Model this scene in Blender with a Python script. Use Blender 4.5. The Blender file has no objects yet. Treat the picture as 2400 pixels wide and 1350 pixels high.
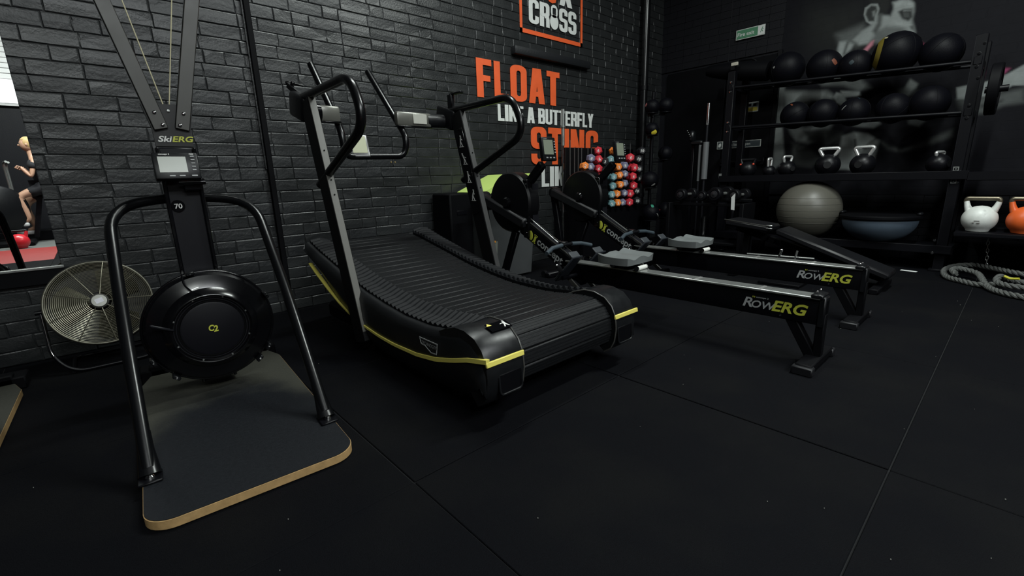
import bpy, bmesh, math, random
from mathutils import Vector, Matrix, Quaternion
random.seed(7)
PI = math.pi
SC = bpy.context.scene
COL = SC.collection
R = math.radians

# ------------------------------------------------------------------ camera
cam_d = bpy.data.cameras.new('camera')
cam = bpy.data.objects.new('camera', cam_d)
COL.objects.link(cam)
SC.camera = cam
cam_d.sensor_fit = 'HORIZONTAL'
cam_d.sensor_width = 36.0
cam_d.lens = 36.0 * 1071.0 / 2400.0
cam_d.clip_start = 0.05
yaw, pitch, roll = .8377, .23794, -.03
def cam_axes():
    up = Vector((0, -1, 0)); X = Vector((math.sin(yaw), 0, math.cos(yaw))); Y = up.cross(X)
    P = Matrix(((1, 0, 0), (0, math.cos(pitch), -math.sin(pitch)), (0, math.sin(pitch), math.cos(pitch))))
    Q = Matrix(((math.cos(roll), -math.sin(roll), 0), (math.sin(roll), math.cos(roll), 0), (0, 0, 1)))
    return [Q @ (P @ v) for v in (X, Y, up)]
ax = cam_axes()
Rm = Matrix((ax[0], ax[1], ax[2]))
right = Rm @ Vector((1, 0, 0)); cup = -(Rm @ Vector((0, 1, 0))); back = -(Rm @ Vector((0, 0, 1)))
M4 = Matrix((right, cup, back)).transposed().to_4x4()
M4.translation = Vector((0, 0, 0.9))
cam.matrix_world = M4

# ------------------------------------------------------------------ world, exposure, lights
w = bpy.data.worlds.new('world'); SC.world = w; w.use_nodes = True
w.node_tree.nodes['Background'].inputs[0].default_value = (.75, .85, 1, 1)
w.node_tree.nodes['Background'].inputs[1].default_value = .02
SC.view_settings.view_transform = 'Standard'
SC.view_settings.look = 'None'
SC.view_settings.gamma = 1
SC.view_settings.exposure = 0.4
try: SC.view_settings.use_curve_mapping = False
except Exception: pass

def area(name, loc, rot, size, power, color=(1, 1, 1), spread=180):
    d = bpy.data.lights.new(name, 'AREA'); d.shape = 'RECTANGLE'; d.size, d.size_y = size
    d.energy = power; d.color = color; d.spread = R(spread)
    o = bpy.data.objects.new(name, d); COL.objects.link(o); o.location = loc; o.rotation_euler = [R(a) for a in rot]
    return o
# ceiling tube lamps (their housings are built with the ceiling below)
LAMPS = [(1.75, 2.2, 3.95, 48), (3.3, .1, 3.95, 105), (-1.0, -3.6, 3.95, 130)]
for lx, ly, lz, e in LAMPS:
    area('tube_lamp_light', (lx, ly, lz), (0, 0, 0), (1.3, .12), e, (.93, 1, .96))
# added light behind the viewer, kept out of the mirror, under an invented roof light
area('added_overhead_light', (1.0, -3.0, 4.12), (0, 0, 0), (2.4, 1.2), 120, (.93, .98, 1))

# ------------------------------------------------------------------ materials
MATS = {}
def mat(name, col, rough=.5, metal=0., spec=.5, noise=0., nscale=40., bump=0., bscale=200., coat=0., emit=None, estr=1., col2=None, c2scale=3., c2lo=.45, c2hi=.65):
    if name in MATS: return MATS[name]
    if max(col) < .03 and not name.startswith('painted'):   # the photo's blacks are deep and slightly blue
        col = (col[0] * .7, col[1] * .72, col[2] * .8); spec *= .72
        if col2 is not None: col2 = tuple(c * .72 for c in col2)
    m = bpy.data.materials.new(name); m.use_nodes = True; nt = m.node_tree
    b = nt.nodes['Principled BSDF']
    b.inputs['Base Color'].default_value = (*col, 1); b.inputs['Roughness'].default_value = rough
    b.inputs['Metallic'].default_value = metal; b.inputs['Specular IOR Level'].default_value = spec
    b.inputs['Coat Weight'].default_value = coat
    tc = nt.nodes.new('ShaderNodeTexCoord')
    src = None
    if col2 is not None:
        n = nt.nodes.new('ShaderNodeTexNoise'); n.inputs['Scale'].default_value = c2scale; n.inputs['Detail'].default_value = 6
        nt.links.new(tc.outputs['Object'], n.inputs['Vector'])
        cr = nt.nodes.new('ShaderNodeValToRGB'); cr.color_ramp.elements[0].position = c2lo; cr.color_ramp.elements[1].position = c2hi
        cr.color_ramp.elements[0].color = (*col, 1); cr.color_ramp.elements[1].color = (*col2, 1)
        nt.links.new(n.outputs['Fac'], cr.inputs['Fac']); src = cr.outputs['Color']
    if noise:
        n = nt.nodes.new('ShaderNodeTexNoise'); n.inputs['Scale'].default_value = nscale; n.inputs['Detail'].default_value = 5
        nt.links.new(tc.outputs['Object'], n.inputs['Vector'])
        mr = nt.nodes.new('ShaderNodeMapRange'); mr.inputs[3].default_value = 1 - noise; mr.inputs[4].default_value = 1 + noise
        nt.links.new(n.outputs['Fac'], mr.inputs[0])
        mx = nt.nodes.new('ShaderNodeMix'); mx.data_type = 'RGBA'; mx.blend_type = 'MULTIPLY'; mx.inputs[0].default_value = 1
        if src: nt.links.new(src, mx.inputs[6])
        else: mx.inputs[6].default_value = (*col, 1)
        cb = nt.nodes.new('ShaderNodeCombineColor')
        for i in range(3): nt.links.new(mr.outputs[0], cb.inputs[i])
        nt.links.new(cb.outputs[0], mx.inputs[7]); src = mx.outputs[2]
        mr2 = nt.nodes.new('ShaderNodeMapRange'); mr2.inputs[3].default_value = max(.02, rough - .12); mr2.inputs[4].default_value = min(1, rough + .12)
        nt.links.new(n.outputs['Fac'], mr2.inputs[0]); nt.links.new(mr2.outputs[0], b.inputs['Roughness'])
    if src: nt.links.new(src, b.inputs['Base Color'])
    if bump:
        n = nt.nodes.new('ShaderNodeTexNoise'); n.inputs['Scale'].default_value = bscale; n.inputs['Detail'].default_value = 3
        nt.links.new(tc.outputs['Object'], n.inputs['Vector'])
        bp = nt.nodes.new('ShaderNodeBump'); bp.inputs['Strength'].default_value = bump; bp.inputs['Distance'].default_value = .004
        nt.links.new(n.outputs['Fac'], bp.inputs['Height']); nt.links.new(bp.outputs[0], b.inputs['Normal'])
    if emit:
        b.inputs['Emission Color'].default_value = (*emit, 1); b.inputs['Emission Strength'].default_value = estr
    MATS[name] = m
    return m

BRICK = mat('painted_brick', (.0165, .018, .0188), .37, noise=.22, nscale=9, bump=.35, bscale=90)
BRICK2 = mat('painted_brick_dull', (.0145, .016, .0175), .43, noise=.3, nscale=12, bump=.5, bscale=70)
BACKB = mat('black_painted_brick', (.0045, .0045, .0065), .6, spec=.3, noise=.25, nscale=9, bump=.35, bscale=90)
MORTAR = mat('painted_mortar', (.011, .012, .013), .6, noise=.3, nscale=30, bump=.6, bscale=120)
RUBBER = mat('rubber_floor', (.0030, .0032, .0042), .75, spec=.085, noise=.4, nscale=150, bump=.55, bscale=420, col2=(.0048, .005, .0058), c2scale=2.2)
RUBBER2 = mat('rubber_floor_gap', (.022, .022, .021), .9, spec=.1)
BLACK = mat('black_paint', (.003, .003, .004), .38, spec=.25)
BLACKG = mat('gloss_black', (.003, .003, .0035), .16, coat=.15)
BLACKM = mat('matt_black', (.0025, .0025, .0032), .62, spec=.12)
BLACKP = mat('black_plastic', (.006, .0064, .007), .36, spec=.4, noise=.15, nscale=60)
SATIN = mat('satin_black_tube', (.004, .0042, .0045), .26, spec=.5)
SHELL = mat('machine_shell', (.0085, .009, .0092), .36, spec=.45, noise=.12, nscale=30, bump=.06, bscale=600)
GREY = mat('anthracite_plate', (.05, .049, .045), .42, noise=.06, nscale=20)
GREYD = mat('dark_grey_plate', (.0085, .0085, .0105), .45, spec=.35)
SILVER = mat('silver_metal', (.45, .45, .42), .28, metal=.9)
CHROME = mat('chrome', (.85, .85, .85), .1, metal=1)
STEEL = mat('brushed_steel', (.3, .31, .3), .32, metal=.75, noise=.1, nscale=30)
YELLOW = mat('yellow_trim', (.68, .6, .13), .4)
LIME = mat('lime_plastic', (.5, .66, .17), .45)
ORANGE = mat('orange_paint', (.74, .105, .025), .55, noise=.12, nscale=14)
WHITE = mat('white_paint', (.62, .64, .62), .55, noise=.1, nscale=14)
LOGOY = mat('logo_yellow', (.42, .44, .05), .5)
LOGOG = mat('logo_grey', (.3, .31, .31), .5)
LOGOW = mat('logo_white', (.6, .6, .58), .5)
LCD = mat('lcd_screen', (.16, .18, .14), .25, spec=.5)
SEATG = mat('grey_seat', (.12, .13, .13), .42, bump=.1, bscale=500)
GRIP = mat('blue_grey_grip', (.03, .042, .052), .5)
WOODE = mat('plywood_edge', (.33, .21, .09), .55, noise=.35, nscale=45, bump=.2, bscale=80)
BASEB = mat('ply_base_top', (.0085, .0097, .0115), .6, spec=.3, noise=.35, nscale=90, bump=.2, bscale=300)

def dust_board():
    """worn black deck: pale dust lies on the rear part that feet never reach"""
    m = BASEB; nt = m.node_tree; b = nt.nodes['Principled BSDF']
    lk = b.inputs['Base Color'].links[0]; src = lk.from_socket
    tc = nt.nodes.new('ShaderNodeTexCoord'); sx = nt.nodes.new('ShaderNodeSeparateXYZ'); nt.links.new(tc.outputs['Object'], sx.inputs[0])
    no = nt.nodes.new('ShaderNodeTexNoise'); no.inputs['Scale'].default_value = 5; no.inputs['Detail'].default_value = 6; nt.links.new(tc.outputs['Object'], no.inputs['Vector'])
    xx = nt.nodes.new('ShaderNodeMath'); xx.operation = 'MULTIPLY'; nt.links.new(sx.outputs[0], xx.inputs[0]); nt.links.new(sx.outputs[0], xx.inputs[1])
    x3 = nt.nodes.new('ShaderNodeMath'); x3.operation = 'MULTIPLY_ADD'; x3.inputs[1].default_value = 3.2; nt.links.new(xx.outputs[0], x3.inputs[0]); nt.links.new(sx.outputs[1], x3.inputs[2])
    n2 = nt.nodes.new('ShaderNodeMath'); n2.operation = 'MULTIPLY_ADD'; n2.inputs[1].default_value = .45; nt.links.new(no.outputs['Fac'], n2.inputs[0]); nt.links.new(x3.outputs[0], n2.inputs[2])
    mr = nt.nodes.new('ShaderNodeMapRange'); mr.interpolation_type = 'SMOOTHSTEP'; mr.inputs[1].default_value = .93; mr.inputs[2].default_value = 1.22; nt.links.new(n2.outputs[0], mr.inputs[0])
    mx = nt.nodes.new('ShaderNodeMix'); mx.data_type = 'RGBA'; nt.links.new(mr.outputs[0], mx.inputs[0]); nt.links.new(src, mx.inputs[6]); mx.inputs[7].default_value = (.042, .042, .034, 1)
    nt.links.new(mx.outputs[2], b.inputs['Base Color'])
dust_board()

# ------------------------------------------------------------------ helpers
OFF = {}
def root_off(p): return OFF.get(p.name, Vector((0, 0, 0))) if p is not None else Vector((0, 0, 0))
def props(o, label=None, cat=None, group=None, kind=None):
    if label: o['label'] = label
    if cat: o['category'] = cat
    if group: o['group'] = group
    if kind: o['kind'] = kind
    return o
def thing(name, label, cat, loc=(0, 0, 0), rz=0, group=None, local=False):
    """Empty at the base; unless local, parts are modelled in world coordinates."""
    o = bpy.data.objects.new(name, None); COL.objects.link(o); o.empty_display_size = .1
    o.location = loc; o.rotation_euler = (0, 0, rz)
    OFF[o.name] = Vector((0, 0, 0)) if local else Vector(loc)
    return props(o, label, cat, group)

def fillet(pts, rad, seg=6):
    pts = [Vector(p) for p in pts]
    out = [pts[0]]
    for i in range(1, len(pts) - 1):
        a, b, c = pts[i - 1], pts[i], pts[i + 1]
        u = (a - b); v = (c - b); r = rad[i - 1] if isinstance(rad, (list, tuple)) else rad
        d = min(r, u.length * .49, v.length * .49)
        p, q = b + u.normalized() * d, b + v.normalized() * d
        for k in range(seg + 1):
            t = k / seg
            out.append(p * (1 - t) ** 2 + b * 2 * t * (1 - t) + q * t * t)
    out.append(pts[-1])
    return out

class MB:
    def __init__(s): s.bm = bmesh.new()
    def _xf(s, vs, M):
        for v in vs: v.co = M @ v.co
    def box(s, c, sz, rot=None, bev=0, seg=1, M=None):
        r = bmesh.ops.create_cube(s.bm, size=1); vs = r['verts']
        for v in vs: v.co = Vector((v.co.x * sz[0], v.co.y * sz[1], v.co.z * sz[2]))
        if bev:
            es = list({e for v in vs for e in v.link_edges})
            rr = bmesh.ops.bevel(s.bm, geom=es, offset=min(bev, min(sz) * .45), segments=seg, affect='EDGES', profile=.5)
            vs = list({v for f in rr['faces'] for v in f.verts} | {v for v in vs if v.is_valid})
        T = Matrix.Translation(Vector(c))
        if rot is not None:
            T = T @ (rot.to_4x4() if isinstance(rot, Matrix) else (Matrix.Rotation(rot[2], 4, 'Z') @ Matrix.Rotation(rot[1], 4, 'Y') @ Matrix.Rotation(rot[0], 4, 'X')))
        if M is not None: T = M @ T
        s._xf(vs, T); return s
    def beam(s, p0, p1, wd, ht, upv=(0, 0, 1), bev=.003):
        """box from p0 to p1; wd across, ht along upv"""
        p0, p1 = Vector(p0), Vector(p1); d = (p1 - p0); L = d.length; d.normalize()
        side = d.cross(Vector(upv)).normalized(); u = side.cross(d)
        Rt = Matrix((side, d, u)).transposed()
        return s.box((p0 + p1) / 2, (wd, L, ht), rot=Rt, bev=bev)
    def cyl(s, p0, p1, r, n=16, r2=None, caps=True):
        p0, p1 = Vector(p0), Vector(p1); d = p1 - p0
        rr = bmesh.ops.create_cone(s.bm, cap_ends=caps, segments=n, radius1=r, radius2=r if r2 is None else r2, depth=d.length)
        q = Vector((0, 0, 1)).rotation_difference(d.normalized()).to_matrix().to_4x4()
        s._xf(rr['verts'], Matrix.Translation((p0 + p1) / 2) @ q); return s
    def sph(s, c, r, sc=(1, 1, 1), n=24, rot=None):
        rr = bmesh.ops.create_uvsphere(s.bm, u_segments=n, v_segments=n // 2, radius=r)
        M = Matrix.Translation(Vector(c)) @ (rot.to_4x4() if rot is not None else Matrix.Identity(4)) @ Matrix.Diagonal((*sc, 1))
        s._xf(rr['verts'], M); return s
    def tube(s, pts, r, n=12, closed=False, sc=None, upv=None):
        pts = [Vector(p) for p in pts]; N = len(pts)
        rs = r if isinstance(r, (list, tuple)) else [r] * N
        rings = []; prev = None
        for i, p in enumerate(pts):
            if closed: t = pts[(i + 1) % N] - pts[i - 1]
            else: t = pts[min(i + 1, N - 1)] - pts[max(i - 1, 0)]
            if t.length < 1e-9: t = Vector((0, 0, 1))
            t.normalize()
            if prev is None:
                a = Vector(upv) if upv is not None else (Vector((0, 0, 1)) if abs(t.z) < .9 else Vector((1, 0, 0)))
                a = (a - t * a.dot(t)).normalized()
            else:
                a = (prev - t * prev.dot(t)).normalized()
            prev = a; b = t.cross(a)
            ring = []
            for k in range(n):
                th = 2 * PI * k / n
                ca, cb = math.cos(th) * rs[i], math.sin(th) * rs[i]
                if sc: ca *= sc[0]; cb *= sc[1]
                ring.append(s.bm.verts.new(p + a * ca + b * cb))
            rings.append(ring)
        M = N if closed else N - 1
        for i in range(M):
            A, B = rings[i], rings[(i + 1) % N]
            for k in range(n): s.bm.faces.new((A[k], A[(k + 1) % n], B[(k + 1) % n], B[k]))
        if not closed:
            s.bm.faces.new(rings[0][::-1]); s.bm.faces.new(rings[-1])
        return s
    def torus(s, c, axis, Rr, r, n=48, m=8):
        axis = Vector(axis).normalized(); a = axis.orthogonal().normalized(); b = axis.cross(a)
        return s.tube([Vector(c) + (a * math.cos(2 * PI * k / n) + b * math.sin(2 * PI * k / n)) * Rr for k in range(n)], r, m, closed=True)
    def lathe(s, prof, c=(0, 0, 0), axis=(0, 0, 1), n=32, cap=True):
        axis = Vector(axis).normalized(); c = Vector(c)
        a = axis.orthogonal().normalized(); b = axis.cross(a); rings = []
        for (r, z) in prof:
            if r < 1e-6: rings.append([s.bm.verts.new(c + axis * z)])
            else: rings.append([s.bm.verts.new(c + axis * z + (a * math.cos(2 * PI * k / n) + b * math.sin(2 * PI * k / n)) * r) for k in range(n)])
        for A, B in zip(rings, rings[1:]):
            if len(A) == 1 and len(B) == 1: continue
            for k in range(n):
                k2 = (k + 1) % n
                if len(A) == 1: s.bm.faces.new((A[0], B[k2], B[k]))
                elif len(B) == 1: s.bm.faces.new((A[k], A[k2], B[0]))
                else: s.bm.faces.new((A[k], A[k2], B[k2], B[k]))
        if cap:
            if len(rings[0]) > 1: s.bm.faces.new(rings[0][::-1])
            if len(rings[-1]) > 1: s.bm.faces.new(rings[-1])
        return s
    def prism(s, poly, f, d):
        """poly 2D points; f maps (a,b) -> 3D; extruded by vector d"""
        A = [s.bm.verts.new(Vector(f(a, b))) for a, b in poly]
        B = [s.bm.verts.new(v.co + Vector(d)) for v in A]
        n = len(A)
        s.bm.faces.new(A[::-1]); s.bm.faces.new(B)
        for k in range(n): s.bm.faces.new((A[k], A[(k + 1) % n], B[(k + 1) % n], B[k]))
        return s
    def strip(s, rows, closed_ends=False):
        """rows: list of equally long point lists -> quads"""
        V = [[s.bm.verts.new(Vector(p)) for p in r] for r in rows]
        for A, B in zip(V, V[1:]):
            for k in range(len(A) - 1): s.bm.faces.new((A[k], A[k + 1], B[k + 1], B[k]))
        return s
    def loopstrip(s, rows):
        """rows of closed loops -> closed solid along the sweep with caps"""
        V = [[s.bm.verts.new(Vector(p)) for p in r] for r in rows]; n = len(V[0])
        for A, B in zip(V, V[1:]):
            for k in range(n): s.bm.faces.new((A[k], A[(k + 1) % n], B[(k + 1) % n], B[k]))
        s.bm.faces.new(V[0][::-1]); s.bm.faces.new(V[-1])
        return s
    def mesh(s, name, m, off=Vector((0, 0, 0)), smooth=True, ang=38):
        bmesh.ops.recalc_face_normals(s.bm, faces=s.bm.faces)
        for v in s.bm.verts: v.co -= off
        me = bpy.data.meshes.new(name); s.bm.to_mesh(me); s.bm.free()
        if smooth:
            me.shade_smooth()
            me.set_sharp_from_angle(angle=R(ang))
        for mm in (m if isinstance(m, (list, tuple)) else [m]): me.materials.append(mm)
        return me
    def build(s, name, m, parent=None, smooth=True, ang=38, label=None, kind=None):
        off = root_off(parent)
        me = s.mesh(name, m, off, smooth, ang)
        o = bpy.data.objects.new(name, me); COL.objects.link(o)
        if parent is not None:
            o.parent = parent; OFF[o.name] = off
        return props(o, label, kind=kind)

def single(name, mb, m, label, cat, loc=(0, 0, 0), group=None, **k):
    """a thing that is one mesh, modelled in world coordinates, origin at loc"""
    me = mb.mesh(name, m, Vector(loc), **k)
    o = bpy.data.objects.new(name, me); COL.objects.link(o); o.location = loc
    OFF[o.name] = Vector(loc)
    return props(o, label, cat, group)

def copy_tree(o, parent=None):
    c = o.copy(); COL.objects.link(c)
    OFF[c.name] = OFF.get(o.name, Vector((0, 0, 0)))
    if parent is not None: c.parent = parent
    for ch in [x for x in list(COL.objects) if x.parent == o]: copy_tree(ch, c)
    return c

_fc = {}
def text_into(mb, txt, org, u, v, height, depth=.0008, shear=0., bold=0., sx=1., spacing=1., align='LEFT'):
    """flat lettering: org = baseline point, u = reading direction, v = up; adds extruded glyphs"""
    key = (txt, shear, bold, spacing)
    if key not in _fc:
        c = bpy.data.curves.new('glyphs', 'FONT'); c.body = txt; c.size = 1; c.shear = shear; c.offset = bold; c.resolution_u = 3; c.space_character = spacing
        o = bpy.data.objects.new('glyphs', c); COL.objects.link(o)
        dg = bpy.context.evaluated_depsgraph_get()
        me = bpy.data.meshes.new_from_object(o.evaluated_get(dg))
        _fc[key] = ([tuple(q.co) for q in me.vertices], [tuple(p.vertices) for p in me.polygons])
        bpy.data.objects.remove(o); bpy.data.curves.remove(c); bpy.data.meshes.remove(me)
    vs, fs = _fc[key]
    u, v = Vector(u).normalized(), Vector(v).normalized(); n = u.cross(v)
    k = height / .69
    xs = [p[0] for p in vs]; x0, x1 = min(xs), max(xs)
    sh = x0 if align == 'LEFT' else (x0 + x1) / 2
    V = [mb.bm.verts.new(Vector(org) + u * ((p[0] - sh) * k * sx) + v * (p[1] * k) + n * depth) for p in vs]
    for f in fs:
        try: mb.bm.faces.new([V[i] for i in f])
        except ValueError: pass
    return mb

# heavy condensed block capitals, built from quads in a unit cell
def _rr(x0, y0, x1, y1, rx, ry, seg=5):
    P = []
    for (cx, cy, a0) in ((x1 - rx, y0 + ry, -90), (x1 - rx, y1 - ry, 0), (x0 + rx, y1 - ry, 90), (x0 + rx, y0 + ry, 180)):
        for k in range(seg + 1):
            a = R(a0 + 90 * k / seg); P.append((cx + rx * math.cos(a), cy + ry * math.sin(a)))
        if a0 == -90:
            ya, yb = y0 + ry, y1 - ry; P += [(x1, ya + (yb - ya) * t) for t in (.25, .5, .75)]
        if a0 == 90:
            ya, yb = y1 - ry, y0 + ry; P += [(x0, ya + (yb - ya) * t) for t in (.25, .5, .75)]
    return P
def _ring(x0, y0, x1, y1, tx=.37, ty=.15, rx=.42, ry=.15, skip=lambda x, y: False):
    A = _rr(x0, y0, x1, y1, rx, ry); B = _rr(x0 + tx, y0 + ty, x1 - tx, y1 - ty, min(.12, (x1 - x0 - 2 * tx) * .45), min(.07, (y1 - y0 - 2 * ty) * .4))
    out = []
    for k in range(len(A)):
        a, b, c, d = A[k], A[(k + 1) % len(A)], B[(k + 1) % len(A)], B[k]
        mx, my = sum(p[0] for p in (a, b, c, d)) / 4, sum(p[1] for p in (a, b, c, d)) / 4
        if not skip(mx, my): out.append((a, b, c, d))
    return out
def _b(x0, y0, x1, y1): return [((x0, y0), (x1, y0), (x1, y1), (x0, y1))]
S = .43
GL = {
 'F': (_b(0, 0, S, 1) + _b(S, .84, 1, 1) + _b(S, .43, .9, .58), .82),
 'L': (_b(0, 0, S, 1) + _b(S, 0, 1, .16), .8),
 'O': (_ring(0, 0, 1, 1), 1), 'I': (_b(0, 0, 1, 1), .43),
 'A': ([((0, 0), (.38, 0), (.62, 1), (.24, 1)), ((.62, 0), (1, 0), (.76, 1), (.38, 1))] + _b(.26, .2, .74, .34), 1.05),
 'T': (_b(.28, 0, .72, 1) + _b(0, .84, 1, 1), .9),
 'E': (_b(0, 0, S, 1) + _b(S, .84, 1, 1) + _b(S, .43, .92, .58) + _b(S, 0, 1, .16), .8),
 'K': (_b(0, 0, S, 1) + [((S, .3), (S, .55), (.62, 1), (1, 1)), ((.45, .5), (.66, .66), (1.05, 0), (.68, 0))], 1.02),
 'B': (_b(0, 0, S, 1) + _ring(0, .46, .97, 1, rx=.3, ry=.13, ty=.14) + _ring(0, 0, 1, .56, rx=.3, ry=.13, ty=.14), 1),
 'U': (_ring(0, 0, 1, .7, skip=lambda x, y: y > .45) + _b(0, .35, .37, 1) + _b(.63, .35, 1, 1), 1),
 'R': (_b(0, 0, S, 1) + _ring(0, .42, 1, 1, rx=.32, ry=.14, ty=.14) + _b(.64, 0, 1, .36) + [((.5, .36), (1, .36), (.9, .5), (.5, .5))], 1),
 'Y': ([((.3, 0), (.7, 0), (.7, .42), (.3, .42)), ((.3, .38), (.68, .46), (.36, 1), (0, 1)), ((.32, .46), (.7, .38), (1, 1), (.64, 1))], 1),
 'S': (_ring(0, .42, 1, 1, ty=.15, rx=.38, ry=.15, skip=lambda x, y: x > .55 and y < .7) + _ring(0, 0, 1, .58, ty=.15, rx=.38, ry=.15, skip=lambda x, y: x < .45 and y > .3), 1),
 'N': (_b(0, 0, .36, 1) + _b(.64, 0, 1, 1) + [((.15, 1), (.4, 1), (.85, 0), (.6, 0))], 1.02),
 'G': (_ring(0, 0, 1, 1, skip=lambda x, y: x > .55 and .38 < y < .66) + _b(.52, .37, 1, .5), 1),
 'C': (_ring(0, 0, 1, 1, skip=lambda x, y: x > .55 and .36 < y < .64), 1),
 'X': ([((0, 0), (.38, 0), (1, 1), (.62, 1)), ((.62, 0), (1, 0), (.38, 1), (0, 1))], 1),
}
def letters(mb, txt, org, u, v, width, height, gap=.16, thick=.0015, space=.5):
    u, v = Vector(u), Vector(v); n = u.cross(v)
    tot = sum((GL[c][1] if c != ' ' else space) for c in txt) + gap * (len(txt) - 1)
    k = width / tot; x = 0
    for c in txt:
        if c == ' ': x += (space + gap) * k; continue
        qs, wd = GL[c]
        for qi, q in enumerate(qs):
            mb.prism(q, lambda a, b: Vector(org) + u * (x + a * wd * k) + v * (b * height), n * (thick + .00006 * qi))
        x += (wd + gap) * k
    return mb

# ------------------------------------------------------------------ room
X0, X1, Y0, Y1, ZT = -3.2, 5.92, -6.0, 3.48, 4.2
fl = props(bpy.data.objects.new('floor', MB().box(((X0 + X1) / 2, (Y0 + Y1) / 2, -.0305), (X1 - X0 + .4, Y1 - Y0 + .4, .05)).mesh('floor', RUBBER2)), 'black rubber tiled gym floor', kind='structure')
COL.objects.link(fl); OFF['floor'] = Vector((0, 0, 0))
# rubber tiles; seams where the photograph shows them
txs = [X0] + [-2.66, -1.56, -.483, .583, 1.654, 2.712, 3.77, 4.83] + [X1]
tys = [Y0] + [-4.84, -3.84, -2.84, -1.84, -.84, .145, 1.123, 2.12, 3.2] + [Y1]
random.seed(3)
for i in range(len(txs) - 1):
    for j in range(len(tys) - 1):
        a, b, c, d = txs[i], txs[i + 1], tys[j], tys[j + 1]
        dz = random.uniform(-.0015, .0015)
        m = RUBBER
        if b <= -.4 and d <= -1.8 and c >= -3.9: m = mat('red_floor_mat', (.24, .018, .016), .6, noise=.2, nscale=60, bump=.3, bscale=300)
        if d <= -3.8: m = mat('pale_rubber_floor', (.11, .115, .11), .6, noise=.3, nscale=30, bump=.3, bscale=200)
        t = MB().box(((a + b) / 2, (c + d) / 2, -.01 + dz), (b - a - .0045, d - c - .0045, .02), bev=.002).build('floor_tile', m, fl, smooth=False)

def structure(name, mb, m, label=None, **k):
    o = mb.build(name, m, None, **k); OFF[o.name] = Vector((0, 0, 0))
    return props(o, label, kind='structure')

# --- brick wall on the left (photo's long wall), face at Y1
wl = structure('wall_left', MB().box(((X0 + X1) / 2, Y1 + .154, ZT / 2), (X1 - X0 + .4, .3, ZT)), MORTAR, 'dark grey painted brick wall')
CH = .0775
def brick_mesh(L, seed, m):
    rnd = random.Random(seed); mb = MB(); hh = CH - .0035; bm = mb.bm
    jit = lambda s: rnd.uniform(-s, s)
    e = .0045; dpt = .011
    O = [(-L / 2, -hh / 2), (L / 2, -hh / 2), (L / 2, hh / 2), (-L / 2, hh / 2)]
    mid = []
    for k in range(4):
        a, b = O[k], O[(k + 1) % 4]; mid.append(((a[0] + b[0]) / 2, (a[1] + b[1]) / 2))
    loop = []
    for k in range(4): loop += [O[k], mid[k]]
    back_ = [bm.verts.new((x, .012, z)) for x, z in loop]
    edge = [bm.verts.new((x + jit(.0015), -dpt * .3 + jit(.001), z + jit(.0018))) for x, z in loop]
    front = []
    for x, z in loop:
        sx = (abs(x) - e) / max(abs(x), 1e-6) if abs(x) > 1e-4 else 1
        sz = (abs(z) - e) / max(abs(z), 1e-6) if abs(z) > 1e-4 else 1
        front.append(bm.verts.new((x * sx + jit(.0018), -dpt * .55 + jit(.0012), z * sz + jit(.0018))))
    for A, B in ((back_, edge), (edge, front)):
        for k in range(8): bm.faces.new((A[k], A[(k + 1) % 8], B[(k + 1) % 8], B[k]))
    bm.faces.new(front)
    return mb.mesh('brick', m, smooth=False)
def brick_layout(xa, xb, z0, z1, seed):
    rnd = random.Random(seed); out = []; nrow = int((z1 - z0) / CH) + 1
    for r in range(nrow):
        z = z0 + CH * (r + .5)
        x = xa - (.11 if r % 2 else 0) - rnd.uniform(0, .03)
        while x < xb:
            L = .222 if rnd.random() < .72 else .113
            out.append((x + L / 2, z, L)); x += L
    return out
lay = brick_layout(-1.1, 5.85, 0, 3.3, 11)
lay = [b for b in lay if b[0] > -.9]
meshes = {.222: [brick_mesh(.222 - .0035, 100 + k, BRICK if k % 3 else BRICK2) for k in range(7)], .113: [brick_mesh(.113 - .0035, 200 + k, BRICK if k % 2 else BRICK2) for k in range(4)]}
def vis_score(b):   # nearest first, leaving out what the mirror and the frame hide
    x, z, L = b
    d = math.dist((0, 0, .9), (x, Y1, z))
    if z > 2.35 or x < -.25 or (x < .05 and z < .5) or z < .05: d += 5
    return d / (1.0 if L > .2 else .9)
lay.sort(key=vis_score)
random.seed(5)
stuffmb = MB()
for i, (x, z, L) in enumerate(lay):
    me = random.choice(meshes[L])
    yj = Y1 + .003 + random.uniform(-.002, .002)
    T = Matrix.Translation((x, yj, z)) @ Matrix.Rotation(random.uniform(-.006, .006), 4, 'X') @ Matrix.Rotation(random.uniform(-.003, .003), 4, 'Z') @ Matrix.Rotation(random.uniform(-.004, .004), 4, 'Y')
    if random.random() < .5: T = T @ Matrix.Rotation(PI, 4, 'Y')
    if i < 300:
        o = bpy.data.objects.new('brick', me); COL.objects.link(o); o.parent = wl; o.matrix_local = T
    else:
        b2 = bmesh.new(); b2.from_mesh(me); b2.transform(T)
        tmp = bpy.data.meshes.new('t'); b2.to_mesh(tmp); b2.free(); stuffmb.bm.from_mesh(tmp); bpy.data.meshes.remove(tmp)
stuffmb.build('brickwork', BRICK, wl, kind='stuff', smooth=False)

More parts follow.
